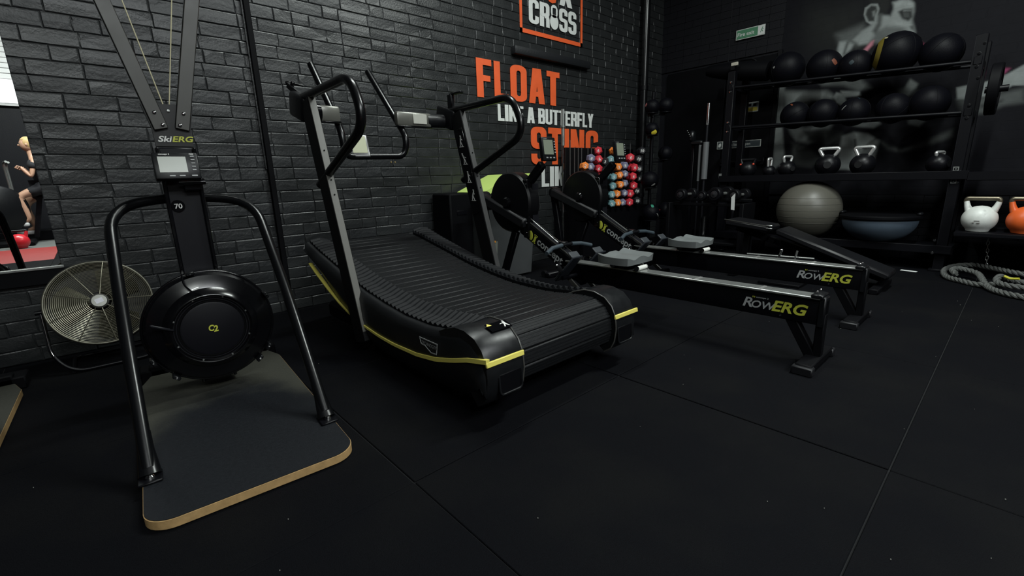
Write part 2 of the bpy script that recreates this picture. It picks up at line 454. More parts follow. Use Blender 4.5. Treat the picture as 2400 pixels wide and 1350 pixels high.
# --- back wall with mural, X = X1
wb = structure('wall_back', MB().box((X1 + .16, (Y0 + Y1) / 2, ZT / 2), (.3, Y1 - Y0 + .4, ZT)), BACKB, 'black painted back wall with a faded grey mural')
bb = MB(); rb = random.Random(4)
for r in range(int(3.3 / CH)):
    z = CH * (r + .5); y = -1.6 + (.11 if r % 2 else 0)
    while y < Y1:
        L = .222 if rb.random() < .75 else .113
        if not (y + L > 2.02 and y < 3.42 and z < 2.2):
            bb.box((X1 + .002 + rb.uniform(-.0015, .0015), y + L / 2, z), (.02, L - .003, CH - .003))
        y += L
bb.build('brickwork', BACKB, wb, kind='stuff', smooth=False)
structure('wall_right', MB().box(((X0 + X1) / 2, Y0 - .16, ZT / 2), (X1 - X0 + .4, .3, ZT)), BACKB, 'black wall behind the viewer, seen in the mirror')
structure('wall_front', MB().box((X0 - .16, (Y0 + Y1) / 2, ZT / 2), (.3, Y1 - Y0 + .4, ZT)), BACKB)
structure('ceiling', MB().box(((X0 + X1) / 2, (Y0 + Y1) / 2, ZT + .05), (X1 - X0 + .4, Y1 - Y0 + .4, .1)), BLACKM)

# bright blind window in the far wall, seen in the mirror
wn = structure('window_1', MB().box((-.5, Y0 + .03, 3.12), (2.7, .05, 1.34)), mat('window_frame', (.3, .3, .3), .5))
GLOW = mat('daylit_blind', (.3, .3, .3), .6, emit=(.95, 1, .98), estr=.36)
MB().box((-.5, Y0 + .07, 2.7), (2.6, .03, .4)).build('pane', mat('bright_pane', (.9, .9, .9), .6, emit=(.95, 1, 1), estr=3.), wn)
for k in range(9):
    MB().box((-.5, Y0 + .075, 2.96 + .09 * k), (2.6, .02, .078), rot=(R(12), 0, 0)).build('blind_slat', GLOW, wn)

wn2 = structure('added_light_panel', MB().box((1.0, -3.0, ZT - .02), (2.6, 1.4, .05)), mat('window_frame', (.3, .3, .3), .5))  # added glowing panel, out of view, housing the overhead light
MB().box((1.0, -3.0, ZT - .05), (2.44, 1.24, .01)).build('pane', mat('added_glow_pane', (.9, .9, .9), .5, emit=(.93, .98, 1), estr=6.), wn2)
# ceiling lamps
for i, (lx, ly, lz, e) in enumerate(LAMPS):
    t = thing('ceiling_lamp', ['long tube lamp hanging over the curved treadmill', 'long tube lamp over the middle of the open floor', 'long tube lamp over the pale floor behind the viewer'][i], 'lamp', (lx, ly, lz + .02), group='tube lamps under the ceiling')
    MB().box((lx, ly, lz + .14), (1.4, .16, .06), bev=.01).build('lamp_housing', BLACKM, t)
    for s in (-.5, .5): MB().cyl((lx + s, ly, lz + .17), (lx + s, ly, ZT), .006, 8).build('hanger', BLACKM, t)
    for s in (-.03, .03): MB().cyl((lx - .65, ly + s, lz + .09), (lx + .65, ly + s, lz + .09), .013, 10).build('tube', mat('lit_tube', (1, 1, 1), .5, emit=(.95, 1, .97), estr=8), t)

# trims on the brick wall: dark vertical joint strip, steel lintel ledge
st = MB(); st.box((.948, Y1 - .022, 1.6), (.036, .03, 3.2), bev=.004); structure('trim_1', st, BLACKM, 'thin black vertical strip on the brick wall beside the ski machine')
st = MB().box((.925, Y1 - .012, 2.0), (.008, .02, 2.0)); structure('trim_2', st, BRICK)
st = MB(); st.box((3.77, Y1 - .035, 2.065), (1.13, .07, .075), bev=.012, seg=2); structure('trim_3', st, mat('ledge_paint', (.012, .013, .014), .5, bump=.3, bscale=60), 'black painted ledge on the brick wall under the framed logo')

# drain pipe in the corner
pipe = thing('drain_pipe', 'black vertical pipe running down near the room corner', 'pipe', (5.35, 3.38, 0))
MB().cyl((5.35, 3.38, 0), (5.35, 3.38, ZT), .045, 20).build('pipe', SATIN, pipe)
for z in (.6, 1.9, 3.1): MB().cyl((5.35, 3.38, z), (5.35, 3.38, z + .05), .052, 20).build('pipe_bracket', BLACK, pipe)

# painted lettering and logo on the brick wall
YT = Y1 - .0105
pl = wl
XV, ZV = (1, 0, 0), (0, 0, 1)
mb = MB(); letters(mb, 'FLOAT', (2.772, YT, 1.617), XV, ZV, 1.11, .328, gap=.13); mb.build('word', ORANGE, pl, smooth=False)
mb = MB(); letters(mb, 'LIKE A BUTTERFLY', (3.01, YT, 1.425), XV, ZV, 1.45, .15, gap=.08, space=.33); mb.build('word', WHITE, pl, smooth=False)
mb = MB(); letters(mb, 'STING', (3.445, YT, 1.02), XV, ZV, 1.11, .375, gap=.12); mb.build('word', ORANGE, pl, smooth=False)
mb = MB(); letters(mb, 'LIKE A', (3.594, YT, .79), XV, ZV, .72, .21, gap=.1, space=.4); mb.build('word', WHITE, pl, smooth=False)
lg = wl
mb = MB()
for a, b, c, d in ((3.325, 2.245, 4.255, 2.283), (3.325, 3.1, 4.255, 3.138), (3.325, 2.245, 3.358, 3.138), (4.222, 2.245, 4.255, 3.138)):
    mb.box(((a + c) / 2, YT - .0005, (b + d) / 2), (c - a, .0015, d - b))
mb.build('logo_border', ORANGE, lg, smooth=False)
mb = MB(); letters(mb, 'CR', (3.447, YT, 2.343), XV, ZV, .29, .215, gap=.1); letters(mb, 'SS', (3.882, YT, 2.343), XV, ZV, .27, .215, gap=.1)
mb.build('word', WHITE, lg, smooth=False)
# kettlebell in place of the O
mb = MB(); n = 28
mb.prism([(3.808 + .062 * math.cos(2 * PI * k / n), 2.41 + .068 * math.sin(2 * PI * k / n)) for k in range(n)], lambda a, b: (a, YT - .0015, b), (0, .0015, 0))
for q in _ring(0, 0, 1, 1, tx=.24, ty=.22, rx=.4, ry=.4): mb.prism(q, lambda a, b: (3.76 + a * .098, YT - .0015, 2.45 + b * .115), (0, .0015, 0))
mb.build('kettlebell_emblem', WHITE, lg, smooth=False)
mb = MB(); letters(mb, 'B', (3.5, YT, 2.6), XV, ZV, .15, .3); letters(mb, 'X', (3.885, YT, 2.585), XV, ZV, .2, .33); mb.build('word', WHITE, lg, smooth=False)
mb = MB(); mb.prism([(3.70, 2.66), (3.73, 2.585), (3.78, 2.575), (3.83, 2.59), (3.85, 2.66), (3.85, 2.9), (3.70, 2.9)], lambda a, b: (a, YT - .0015, b), (0, .0015, 0)); mb.build('glove_emblem', ORANGE, lg, smooth=False)

# ------------------------------------------------------------------ curved treadmill
TX0, TX1 = .93, 1.87
tm = thing('curved_treadmill', 'black motorless curved treadmill with yellow stripes facing the brick wall', 'treadmill', (1.4, 2.1, 0))
CURVE = [(3.0, .525), (2.87, .508), (2.75, .482), (2.5, .428), (2.28, .378), (2.05, .34), (1.85, .318), (1.6, .315), (1.4, .333), (1.3, .334), (1.235, .305), (1.2, .25), (1.195, .17), (1.22, .11)]
def curve_resample(P, step):
    P = [Vector((0, a, b)) for a, b in P]
    # catmull-rom
    Q = []
    for i in range(len(P) - 1):
        p0, p1, p2, p3 = P[max(i - 1, 0)], P[i], P[i + 1], P[min(i + 2, len(P) - 1)]
        for k in range(20):
            t = k / 20
            Q.append(.5 * ((2 * p1) + (-p0 + p2) * t + (2 * p0 - 5 * p1 + 4 * p2 - p3) * t * t + (-p0 + 3 * p1 - 3 * p2 + p3) * t ** 3))
    Q.append(P[-1]); out = [Q[0]]; acc = 0
    for a, b in zip(Q, Q[1:]):
        seg = (b - a).length
        while acc + seg >= step:
            a = a + (b - a).normalized() * (step - acc); out.append(a); seg = (b - a).length; acc = 0
        acc += seg
    return out
BELT = mat('belt_rubber', (.008, .0085, .0088), .5, spec=.35, noise=.3, nscale=60, bump=.25, bscale=300)
pts = curve_resample(CURVE, .064)
slat = MB(); slat.box((0, 0, -.008), (.586, .0585, .016), bev=.004)
for k in range(4): slat.box((0, -.021 + .014 * k, .0003), (.582, .007, .0016))
slat_me = slat.mesh('belt_slat', BELT)
for a, b in zip(pts, pts[1:]):
    m = (a + b) / 2; d = (a - b).normalized(); n = Vector((1, 0, 0)).cross(d)
    if n.z < 0 and m.z > .3: n = -n
    Rt = Matrix((Vector((1, 0, 0)), d, Vector((1, 0, 0)).cross(d))).transposed().to_4x4()
    o = bpy.data.objects.new('belt_slat', slat_me); COL.objects.link(o); o.parent = tm
    o.matrix_local = Matrix.Translation(Vector((1.4, m.y, m.z)) - OFF[tm.name]) @ Rt
# underframe
mb = MB(); mb.box((1.4, 2.05, .14), (.84, 1.5, .1), bev=.02); mb.box((1.4, 1.75, .2), (.7, .8, .1), bev=.02); mb.build('underframe', BLACKM, tm)
# side panels, one each side: profile swept in X
TOPS = [(2.95, .545), (2.8, .5), (2.6, .45), (2.4, .4), (2.2, .355), (2.0, .325), (1.8, .305), (1.6, .305), (1.42, .325), (1.34, .342), (1.28, .33), (1.225, .29), (1.195, .23), (1.19, .16)]
BOTS = [(2.93, .46), (2.8, .4), (2.62, .3), (2.45, .2), (2.3, .12), (2.1, .075), (1.9, .06), (1.7, .06), (1.5, .065), (1.4, .07), (1.33, .075), (1.28, .08), (1.24, .09), (1.21, .11)]
STR = [(2.86, .425), (2.76, .375), (2.6, .305), (2.45, .25), (2.35, .222), (2.2, .19), (2.0, .17), (1.85, .165), (1.65, .172), (1.5, .192), (1.38, .222), (1.28, .252)]
def interp(P, y):
    P = sorted(P)
    for (a, za), (b, zb) in zip(P, P[1:]):
        if a <= y <= b: return za + (zb - za) * (y - a) / (b - a)
    return P[0][1] if y < P[0][0] else P[-1][1]
for s, xo, xi in ((-1, TX0, TX0 + .055), (1, TX1, TX1 - .055)):
    mb = MB(); rows = []
    for (ty, tz), (by, bz) in zip(TOPS, BOTS):
        rows.append([(xo - s * .03, by, bz), (xo, by + .0, bz + .05), (xo + s * .006, (ty + by) / 2, (tz + bz) / 2), (xo, ty, tz - .035), (xo - s * .012, ty, tz - .008), (xo - s * .03, ty, tz), (xi - s * .01, ty, tz - .008), (xi - s * .01, by, bz)])
    mb.loopstrip(rows); mb.build('side_panel', SHELL, tm, ang=50)
    # yellow stripe band
    mb = MB()
    ys = [2.86 - k * (2.86 - (1.176 if s < 0 else 1.26)) / 46 for k in range(47)]
    rows = []
    for y in ys:
        z = interp(STR + [(1.17, .272)], y); hh = .0030 + .0055 * max(0, min(1, (2.5 - y) / 1.0))
        x = xo + s * (.0105 - .006 * max(0, (1.3 - y) / .12)); xb = xo - s * .012
        rows.append([(x, y, z - hh), (x, y, z + hh), (xb, y, z + hh), (xb, y, z - hh)])
    if s < 0: mb.loopstrip(rows)
    else: mb.loopstrip(rows)
    mb.build('yellow_stripe', YELLOW, tm, label='thin yellow stripe')
    # ribbed side step between panel and belt
    xa, xb_ = (xo - s * .045, xo - s * .168)
    mb = MB(); rows = []
    P2 = curve_resample([(a, b) for a, b in TOPS if b > .3 and a > 1.36] + [(1.345, .342)], .0095)
    for i, p in enumerate(P2):
        rib = .009 if (i % 4 < 2) else 0
        zc = p.z + rib
        bl = interp([(a, b) for a, b in CURVE if a > 1.25], p.y)
        rows.append([(xa, p.y, p.z - .04), (xa, p.y, zc + .004), ((xa + xb_) / 2, p.y + .008, zc + .012), (xb_ + s * .01, p.y + .014, bl + .022 + rib), (xb_, p.y, bl + .012), (xb_, p.y, p.z - .05)])
    mb.loopstrip(rows); mb.build('side_step', mat('ribbed_rubber', (.0045, .005, .006), .6, spec=.25), tm, smooth=False, label='ribbed rubber side step')
    # front corner cap
    c0, c1 = (xo, xo - s * .175)
    mb = MB(); rows = []
    PF = [(1.47, .318, .0), (1.42, .34, 0), (1.36, .358, .004), (1.3, .358, .006), (1.24, .34, .006), (1.2, .305, .004), (1.178, .26, 0), (1.172, .2, 0), (1.18, .14, 0), (1.2, .1, 0), (1.235, .075, 0)]
    for y, z, e in PF:
        yi = y + .03
        rows.append([(xo - s * .006, y + .012, z - .004), (xo - s * .03, y, z), (c1, y, z), (c1, 1.34 + (y - 1.3) * .6, z * .6 + .08), (xo - s * .006, 1.34 + (y - 1.3) * .6, z * .6 + .08)])
    mb.loopstrip(rows); cap = mb.build('corner_cap', SHELL, tm, ang=45)
    MB().box((xo - s * .088, 1.1775, .258), (.182, .010, .02), rot=(R(-8), 0, 0), bev=.002).build('yellow_stripe', YELLOW, cap, label='short yellow stripe on the corner cap')
    mb = MB(); mb.box((xo - s * .105, 1.176, .165), (.115, .012, .085), bev=.004); mb.build('handle_recess', BLACKM, cap)
    mb = MB(); mb.tube(fillet([(xo - s * .05, 1.172, .2), (xo - s * .05, 1.166, .128), (xo - s * .16, 1.166, .128), (xo - s * .16, 1.172, .2)], .02), .004, 6); mb.build('recess_rim', STEEL if False else SHELL, cap)
    # metal hoop edging beside the belt
    mb = MB(); mb.tube([(c1, y, z + .002) for y, z, e in PF], .0035, 6); mb.build('edge_strip', GREY, cap)
# warning pictogram and badge
mb = MB(); mb.box((1.062, 1.262, .3555), (.1, .05, .001), rot=(R(18), 0, 0)); wp = mb.build('warning_label', BLACKG, tm)
def onlab(a, b): # label coordinates
    return Vector((1.062 + a, 1.262 + b * math.cos(R(18)), .3555 + b * math.sin(R(18)) + .0012))
mb = MB()
mb.prism([(.028, .02), (.036, .02), (.037, .012), (.029, .012)], onlab, (0, 0, .0004))
mb.prism([(.02, .008), (.036, .012), (.038, -.004), (.044, -.016), (.04, -.018), (.03, -.004), (.022, -.018), (.017, -.016), (.026, 0), (.022, .005), (.01, .003), (.01, .006)], onlab, (0, 0, .0004))
mb.build('running_figure', LOGOW, wp, smooth=False)
mb = MB(); mb.prism([(-.05, .01), (-.038, .026), (-.026, .01)], onlab, (0, 0, .0004)); mb.build('warning_triangle', YELLOW, wp, smooth=False)
mb = MB()
def onside(a, b): return (TX0 - .0078, 1.545 - a, .232 + b)
for q in [((-.045, .018), (.045, .018), (.045, .021), (-.045, .021)), ((-.045, .018), (-.042, .018), (-.036, .0), (-.039, 0)), ((.045, .018), (.042, .018), (.036, -.01), (.039, -.01)), ((-.039, .0), (-.02, 0), (-.02, .003), (-.039, .003)), ((-.02, 0), (.01, -.014), (.01, -.011), (-.02, .003)), ((.01, -.014), (.038, -.012), (.038, -.009), (.01, -.011))]:
    mb.prism([(a * 1.5, b * 1.5) for a, b in q], onside, (-.0012, 0, 0))
bdg = mb.build('badge_outline', LOGOG, tm, smooth=False)
mb = MB(); text_into(mb, 'TECHNOGYM', (TX0 - .0088, 1.595, .237), (0, -1, 0), (0, 0, 1), .015, bold=.01, sx=.85); mb.build('badge_lettering', LOGOG, bdg, smooth=False)
# feet and wheels
for x, y in ((1.03, 1.5), (1.77, 1.5), (1.03, 2.3), (1.77, 2.3)):
    mb = MB(); mb.cyl((x, y, 0), (x, y, .03), .032, 16, r2=.026); mb.cyl((x, y, .03), (x, y, .12), .012, 12); mb.build('foot', BLACK, tm)
# uprights
for s, x in ((-1, TX0 - .002), (1, TX1 + .002)):
    a, b = Vector((x, 2.235, .08)), Vector((x, 2.60, 1.30))
    d = (b - a).normalized(); nrm = Vector((0, -d.z, d.y))
    MB().beam(a + nrm * .045, b + nrm * .045, .042, .112, upv=(0, 1, 0), bev=.004).build('upright', mat('upright_black', (.0045, .0045, .005), .5, spec=.25), tm)
    o = Vector((x + s * .0, 0, 0)) - Vector((x, 0, 0))
    p0, p1 = a + nrm * .101, b + nrm * .101
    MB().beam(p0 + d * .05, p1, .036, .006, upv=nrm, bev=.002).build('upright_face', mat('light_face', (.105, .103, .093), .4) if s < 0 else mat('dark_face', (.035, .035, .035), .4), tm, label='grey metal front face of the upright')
    mb = MB()
    for t in (.6, .66, .78): mb.cyl(a + d * 1.27 * t + nrm * .1045, a + d * 1.27 * t + nrm * .107, .004, 8)
    mb.build('screw', BLACKG, tm)
    # top housing
    MB().box((x, 2.68, 1.30), (.055, .2, .13), rot=(R(18), 0, 0), bev=.02, seg=3).build('top_housing', BLACKP, tm)
    # looped side handle
    hx = x - s * .0
    P = fillet([(hx, 2.68, 1.335), (hx, 2.03, 1.345), (hx, 1.93, 1.14), (hx, 2.53, .89)], [.09, .17], 8)
    MB().tube(P, .0215, 16).build('side_handle', SATIN, tm)
# crossbar with reflective centre and console
for xa, xb_ in ((TX0, 1.03), (1.73, TX1)):
    mb = MB(); mb.tube([(xa, 2.70, 1.275), (xb_, 2.68, 1.275)], .045, 20, sc=(.95, .6)); mb.build('crossbar_end', BLACKP, tm)
for xa, xb_ in ((1.02, 1.145), (1.50, 1.75)):
    mb = MB(); mb.box(((xa + xb_) / 2, 2.70, 1.275), (xb_ - xa, .045, .085), bev=.012, seg=2); mb.build('crossbar_stub', mat('satin_plate', (.13, .13, .115), .3, metal=.35), tm, label='pale satin metal crossbar stub')
    MB().box(((xa + xb_) / 2, 2.70, 1.229), (xb_ - xa, .05, .008), bev=.002).build('stub_lip', BLACKG, tm)
MB().box((1.66, 2.675, 1.277), (.1, .008, .06), bev=.002).build('crossbar_badge', mat('pale_plate', (.5, .5, .45), .3, metal=.2), tm)
for x in (1.01,): MB().cyl((x - .018, 2.69, 1.275), (x + .018, 2.69, 1.275), .052, 20).build('crossbar_collar', BLACKG, tm)
P = fillet([(1.11, 2.99, 1.585), (1.14, 2.66, 1.06), (1.52, 2.66, 1.065), (1.515, 3.0, 1.60)], [.1, .1], 8)
# curve: uprights bow towards the runner before the lower bar
P = fillet([(1.12, 2.97, 1.585), (1.145, 2.69, 1.18), (1.15, 2.69, 1.045), (1.535, 2.68, 1.05), (1.545, 2.66, 1.16), (1.51, 3.03, 1.60)], [.12, .05, .06, .12], 8)
MB().tube(P, .02, 16).build('push_handle', SATIN, tm)
MB().beam((1.19, 2.70, 1.06), (1.235, 2.71, 1.09), .03, .03, upv=(0, 1, 0)).build('console_bracket', BLACK, tm)
# console tablet, tilted back, glossy
Mc = Matrix.Translation((1.245, 2.70, 1.105)) @ Matrix.Rotation(R(-16), 4, 'Z') @ Matrix.Rotation(R(-30), 4, 'X')
Mi = Mc
mb = MB(); mb.box((0, 0, 0), (.11, .016, .15), bev=.012, seg=3, M=Mc); cs = mb.build('console', mat('console_frame', (.14, .14, .14), .3, metal=.5), tm)
MB().box((0, -.0085, .006), (.085, .003, .115), bev=.001, M=Mc).build('screen', mat('screen_reflection', (.38, .39, .28), .2, spec=.6), cs)  # pale screen colour stands in for the window's reflection
# bottle clip / phone holder on the left upright
mb = MB(); mb.tube(fillet([(TX0 + .01, 2.80, 1.40), (TX0 - .01, 2.84, 1.45), (TX0 + .09, 2.86, 1.44)], .02), .007, 8); mb.beam((TX0 + .02, 2.68, 1.34), (TX0 + .0, 2.83, 1.43), .02, .03); mb.sph((TX0 + .015, 2.80, 1.435), .012); mb.build('phone_clip', BLACKG, tm)
mb = MB(); mb.box((TX1, 2.62, 1.39), (.03, .05, .1), bev=.008); mb.beam((TX1, 2.62, 1.435), (TX1 + .02, 2.52, 1.44), .03, .012); mb.build('latch', BLACKP, tm)
# exercise diagrams on the far upright's inner face
mb = MB(); mb.beam(Vector((TX1 - .023, 2.37, .68)), Vector((TX1 - .023, 2.53, 1.21)), .002, .09, upv=(0, 1, 0)); dgm = mb.build('diagram_strip', BLACKG, tm)
du, dv = Vector((0, -1, 0)), Vector((0, .314, .949))
for k, z in enumerate((1.13, 1.02, .905, .79)):
    c = Vector((TX1 - .0262, 2.368 + (z - .68) * .30, z)); mb = MB()
    F = lambda a, b: c + du * a + dv * b
    ex = (-.0008, 0, 0); lean = (.012, -.01, .004, .02)[k]
    mb.prism([(lean - .005, .032), (lean + .005, .032), (lean + .005, .042), (lean - .005, .042)], F, ex)
    mb.prism([(-.004, 0), (.006, 0), (lean + .006, .03), (lean - .005, .03)], F, ex)
    mb.prism([(-.004, 0), (.002, .002), (-.008, -.028), (-.014, -.028)], F, ex)
    mb.prism([(0, 0), (.006, 0), (.014, -.028), (.008, -.028)], F, ex)
    mb.prism([(lean, .024), (lean, .02), (.02, .008), (.022, .011)], F, ex)
    mb.prism([(-.022, -.034), (.022, -.034), (.022, -.03), (-.022, -.03)], F, ex)
    mb.build('exercise_figure', LOGOW, dgm, smooth=False)

# ------------------------------------------------------------------ ski machine (local coords: x across, y towards the wall)
def make_ski(label):
    t = thing('ski_machine', label, 'ski machine', (0, 0, 0), local=True, group='ski trainers along the brick wall')
    # floor board: ply with rounded front corners, black top
    out = []
    hw, L, r = .285, 1.33, .075
    for cx, cy, a0 in ((-hw + r, r, 180), (hw - r, r, 270)):
        for k in range(9): a = R(a0 + 90 * k / 8); out.append((cx + r * math.cos(a), cy + r * math.sin(a)))
    out += [(hw, L - .2), (hw - .06, L), (-hw + .06, L), (-hw, L - .2)]
    MB().prism(out, lambda a, b: (a, b, .004), (0, 0, .026)).build('floor_board', WOODE, t, label='plywood board with a bare wooden edge')
    ins = [(a * .994, .003 + b * .998) for a, b in out]
    MB().prism(ins, lambda a, b: (a, b, .030), (0, 0, .0022)).build('board_top', BASEB, t, label='worn black non-slip top')
    for s in (-1, 1):
        MB().box((s * .24, L - .03, .03), (.1, .12, .06), bev=.006).build('rear_foot', BLACKM, t)
    MB().box((0, L - .06, .05), (.5, .06, .05), bev=.006).build('rear_crossbar', BLACKM, t)
    # hoop
    P = fillet([(-.265, .275, .06), (-.262, .62, .48), (-.25, .95, .835), (0, 1.045, .862), (.25, .95, .835), (.262, .62, .48), (.265, .275, .06)], [.5, .16, .1, .16, .5], 9)
    MB().tube(P, .0195, 18).build('hoop', SATIN, t)
    for s in (-1, 1):
        Q = [(s * .2635, .35, .15), (s * .2645, .315, .105), (s * .265, .29, .07), (s * .265, .265, .04)]
        MB().tube(Q, [.0198, .022, .027, .031], 16, sc=(.75, 1.0)).build('flared_foot', SATIN, t)
        mb = MB(); mb.box((s * .265, .255, .037), (.062, .07, .008), bev=.003); ft = mb.build('foot_plate', BLACK, t)
        MB().lathe([(.013, 0), (.013, .006), (.009, .011), (0, .012)], (s * .265, .25, .041), n=16).build('bolt', CHROME, ft)
    # spine
    a, b = Vector((0, .99, .05)), Vector((0, .975, 1.055))
    MB().beam(a, b, .112, .07, upv=(0, -1, 0), bev=.004).build('spine', GREYD, t)
    for s in (-1, 1): MB().beam(a + Vector((s * .061, -.004, 0)), b + Vector((s * .061, -.004, 0)), .013, .1, upv=(0, -1, 0), bev=.003).build('spine_rail', BLACKG, t)
    yf = .936
    mb = MB(); text_into(mb, '70', (-.042, yf + .004, .815), (1, 0, 0), (0, 0, 1), .019, depth=-.002, bold=.02); 
    for v in mb.bm.verts: v.co.y -= .008
    mb.build('number', LOGOW, t, smooth=False)
    MB().lathe([(.024, 0), (.024, .002)], (-.03, yf + .003, .825), axis=(0, -1, 0), n=20).build('number_disc', BLACKG, t)
    # yoke plate with arms
    pl = [(-.062, 1.06), (.062, 1.06), (.064, 1.13), (.085, 1.22), (-.085, 1.22), (-.064, 1.13)]
    MB().prism(pl, lambda x, z: (x, yf + .012, z), (0, .05, 0)).build('yoke', mat('yoke_grey', (.017, .0165, .016), .42), t)
    for s in (-1, 1):
        k = .228
        p0, p1 = Vector((s * .034, yf, 1.125)), Vector((s * (.034 + k * .99), yf - .01, 2.12))
        arm = MB().beam(p0, p1, .047, .008, upv=(0, -1, 0), bev=.002).build('arm', GREY, t, label='grey faced diverging arm')
        MB().beam(p0 + Vector((0, .026, 0)), p1 + Vector((0, .026, 0)), .05, .04, upv=(0, -1, 0), bev=.004).build('arm_channel', BLACKG, arm)
        for (bx, bz) in ((s * .047, 1.185), (s * .028, 1.14)):
            MB().lathe([(.0065, 0), (.0065, .004), (.003, .006), (0, .006)], (bx, yf - .004, bz), axis=(0, -1, 0), n=12).build('bolt', CHROME, arm)
        MB().cyl((s * .255, yf - .03, 2.1), (s * .255, yf + .05, 2.1), .03, 20).build('pulley', BLACKP, arm)
        mb = MB(); mb.tube([(s * .003 - .003, yf + .02, 1.18), (s * .17, yf - .03, 2.1)], .0022, 6); mb.build('cord', mat('cord', (.5, .46, .3), .6), t)
    MB().lathe([(.005, 0), (.005, .003), (0, .004)], (0, yf + .01, 1.195), axis=(0, -1, 0), n=10).build('bolt', STEEL, t)
    # SkiERG lettering
    mb = MB(); text_into(mb, 'Ski', (-.052, yf + .010, 1.078), (1, 0, 0), (0, 0, 1), .021, depth=.0012, shear=.25, bold=.025, sx=1.25); mb.build('lettering', LOGOW, t, smooth=False)
    mb = MB(); text_into(mb, 'ERG', (-.006, yf + .010, 1.078), (1, 0, 0), (0, 0, 1), .021, depth=.0012, shear=.25, bold=.025, sx=1.25); mb.build('lettering', LOGOY, t, smooth=False, label='yellow lettering')
    # monitor
    Mm = Matrix.Translation((-.012, .875, .978)) @ Matrix.Rotation(R(-16), 4, 'X')
    mon = MB().box((0, 0, 0), (.148, .032, .106), bev=.006, seg=2, M=Mm).build('monitor', BLACKP, t)
    MB().box((-.012, -.0172, .004), (.09, .002, .062), M=Mm).build('screen', LCD, mon)
    mb = MB()
    for k in range(5): mb.box((.055, -.0175, .036 - .0135 * k), (.014, .003, .0045), M=Mm, bev=.001)
    for x in (-.02, .012, .052): mb.box((x, -.0175, -.041), (.02, .003, .0055), M=Mm, bev=.001)
    mb.build('button', mat('button_grey', (.25, .26, .26), .4), mon)
    mb = MB(); text_into(mb, 'concept 2', Mm @ Vector((-.052, -.0165, .0425)), (1, 0, 0), Mm.to_3x3() @ Vector((0, 0, 1)), .0055, sx=1.1, bold=.02); text_into(mb, 'PM5', Mm @ Vector((.047, -.0165, .0425)), (1, 0, 0), Mm.to_3x3() @ Vector((0, 0, 1)), .0055, bold=.02); mb.build('lettering', LOGOW, mon, smooth=False)
    mb = MB(); mb.box((.03, .9, .925), (.085, .05, .022), bev=.008, seg=2); mb.cyl((-.015, .885, .918), (.075, .885, .918), .011, 14); mb.box((.03, .915, .9), (.06, .03, .03), bev=.004); mb.build('monitor_bracket', BLACKG, t)
    # flywheel housing
    c = Vector((0, .80, .325))
    A = (0, -1, 0)
    FH = .232
    MB().lathe([(0, -.14), (FH - .03, -.14), (FH - .004, -.12), (FH, -.1), (FH, -.045), (FH - .004, -.035), (FH - .012, -.028), (FH - .02, -.026), (.19, -.02), (.17, -.012), (.165, -.006), (.148, .012), (.143, .014), (.14, .012), (.14, -.004), (.0, -.006)], c, A, 72, cap=False).build('flywheel_housing', mat('housing_black', (.003, .003, .0035), .22, spec=.5, coat=.1), t, ang=25)
    rim = MB().torus(c + Vector((0, .05, 0)), A, FH + .001, .006, 72, 10).build('rim', BLACKG, t)
    MB().lathe([(0, -.004), (.108, -.004), (.112, 0), (.112, .004), (.106, .006), (0, .006)], c + Vector((0, -.004, 0)), A, 48, cap=False).build('damper_cover', mat('cover_dark', (.004, .004, .006), .5, spec=.3), t)
    mb = MB()
    for rr in (.124, .133): mb.torus(c + Vector((0, -.002, 0)), A, rr, .0018, 60, 6)
    mb.build('vent_ring', GREYD, t)
    for k in range(8):
        a = R(22 + 45 * k); MB().lathe([(.004, 0), (.003, .003), (0, .003)], c + Vector((math.cos(a) * .137, -.004, math.sin(a) * .137)), A, 8).build('screw', STEEL, t)
    mb = MB(); text_into(mb, 'C', c + Vector((-.016, -.011, -.008)), (1, 0, 0), (0, 0, 1), .024, bold=.035, shear=.1, sx=.8); text_into(mb, '2', c + Vector((.001, -.0112, -.013)), (1, 0, 0), (0, 0, 1), .024, bold=.035, shear=.1, sx=.9); mb.build('emblem', LOGOY, t, smooth=False, label='yellow emblem')
    for a in (25, 100, -35, -50, 205, 230):
        p = c + Vector((math.cos(R(a)) * (FH + .006), .03, math.sin(R(a)) * (FH + .006)))
        mb = MB(); mb.box(p, (.03, .05, .014), rot=(0, -R(a) + PI / 2, 0), bev=.003); mb.build('housing_clip', BLACKP, t)
        MB().lathe([(.005, 0), (.003, .004), (0, .004)], p + Vector((0, -.026, 0)), A, 8).build('bolt', CHROME, t)
    mb = MB(); mb.tube(fillet([c + Vector((-.07, -.0, .235)), c + Vector((-.07, -.03, .2)), c + Vector((-.045, -.03, .165)), c + Vector((-.02, -.015, .15))], .015), .0035, 6); mb.build('sensor_cable', BLACKG, t)
    mb = MB(); mb.beam(c + Vector((-.2, -.028, .06)), c + Vector((-.13, -.006, .02)), .012, .01); mb.build('damper_lever', GREYD, t)
    MB().box((0, .9, .33), (.16, .12, .3), bev=.01).build('rear_mount', BLACKM, t)
    return t
sk = make_ski('black upright ski machine with a wooden footboard, its flywheel facing the viewer')
sk.location = (.235, 1.395, 0); sk.rotation_euler = (0, 0, R(-3.9))
sk2 = copy_tree(sk); sk2.location = (-.70, 1.80, 0); sk2.rotation_euler = (0, 0, R(-2))
sk2['label'] = 'second ski machine, only its board corner visible at the left photo edge'

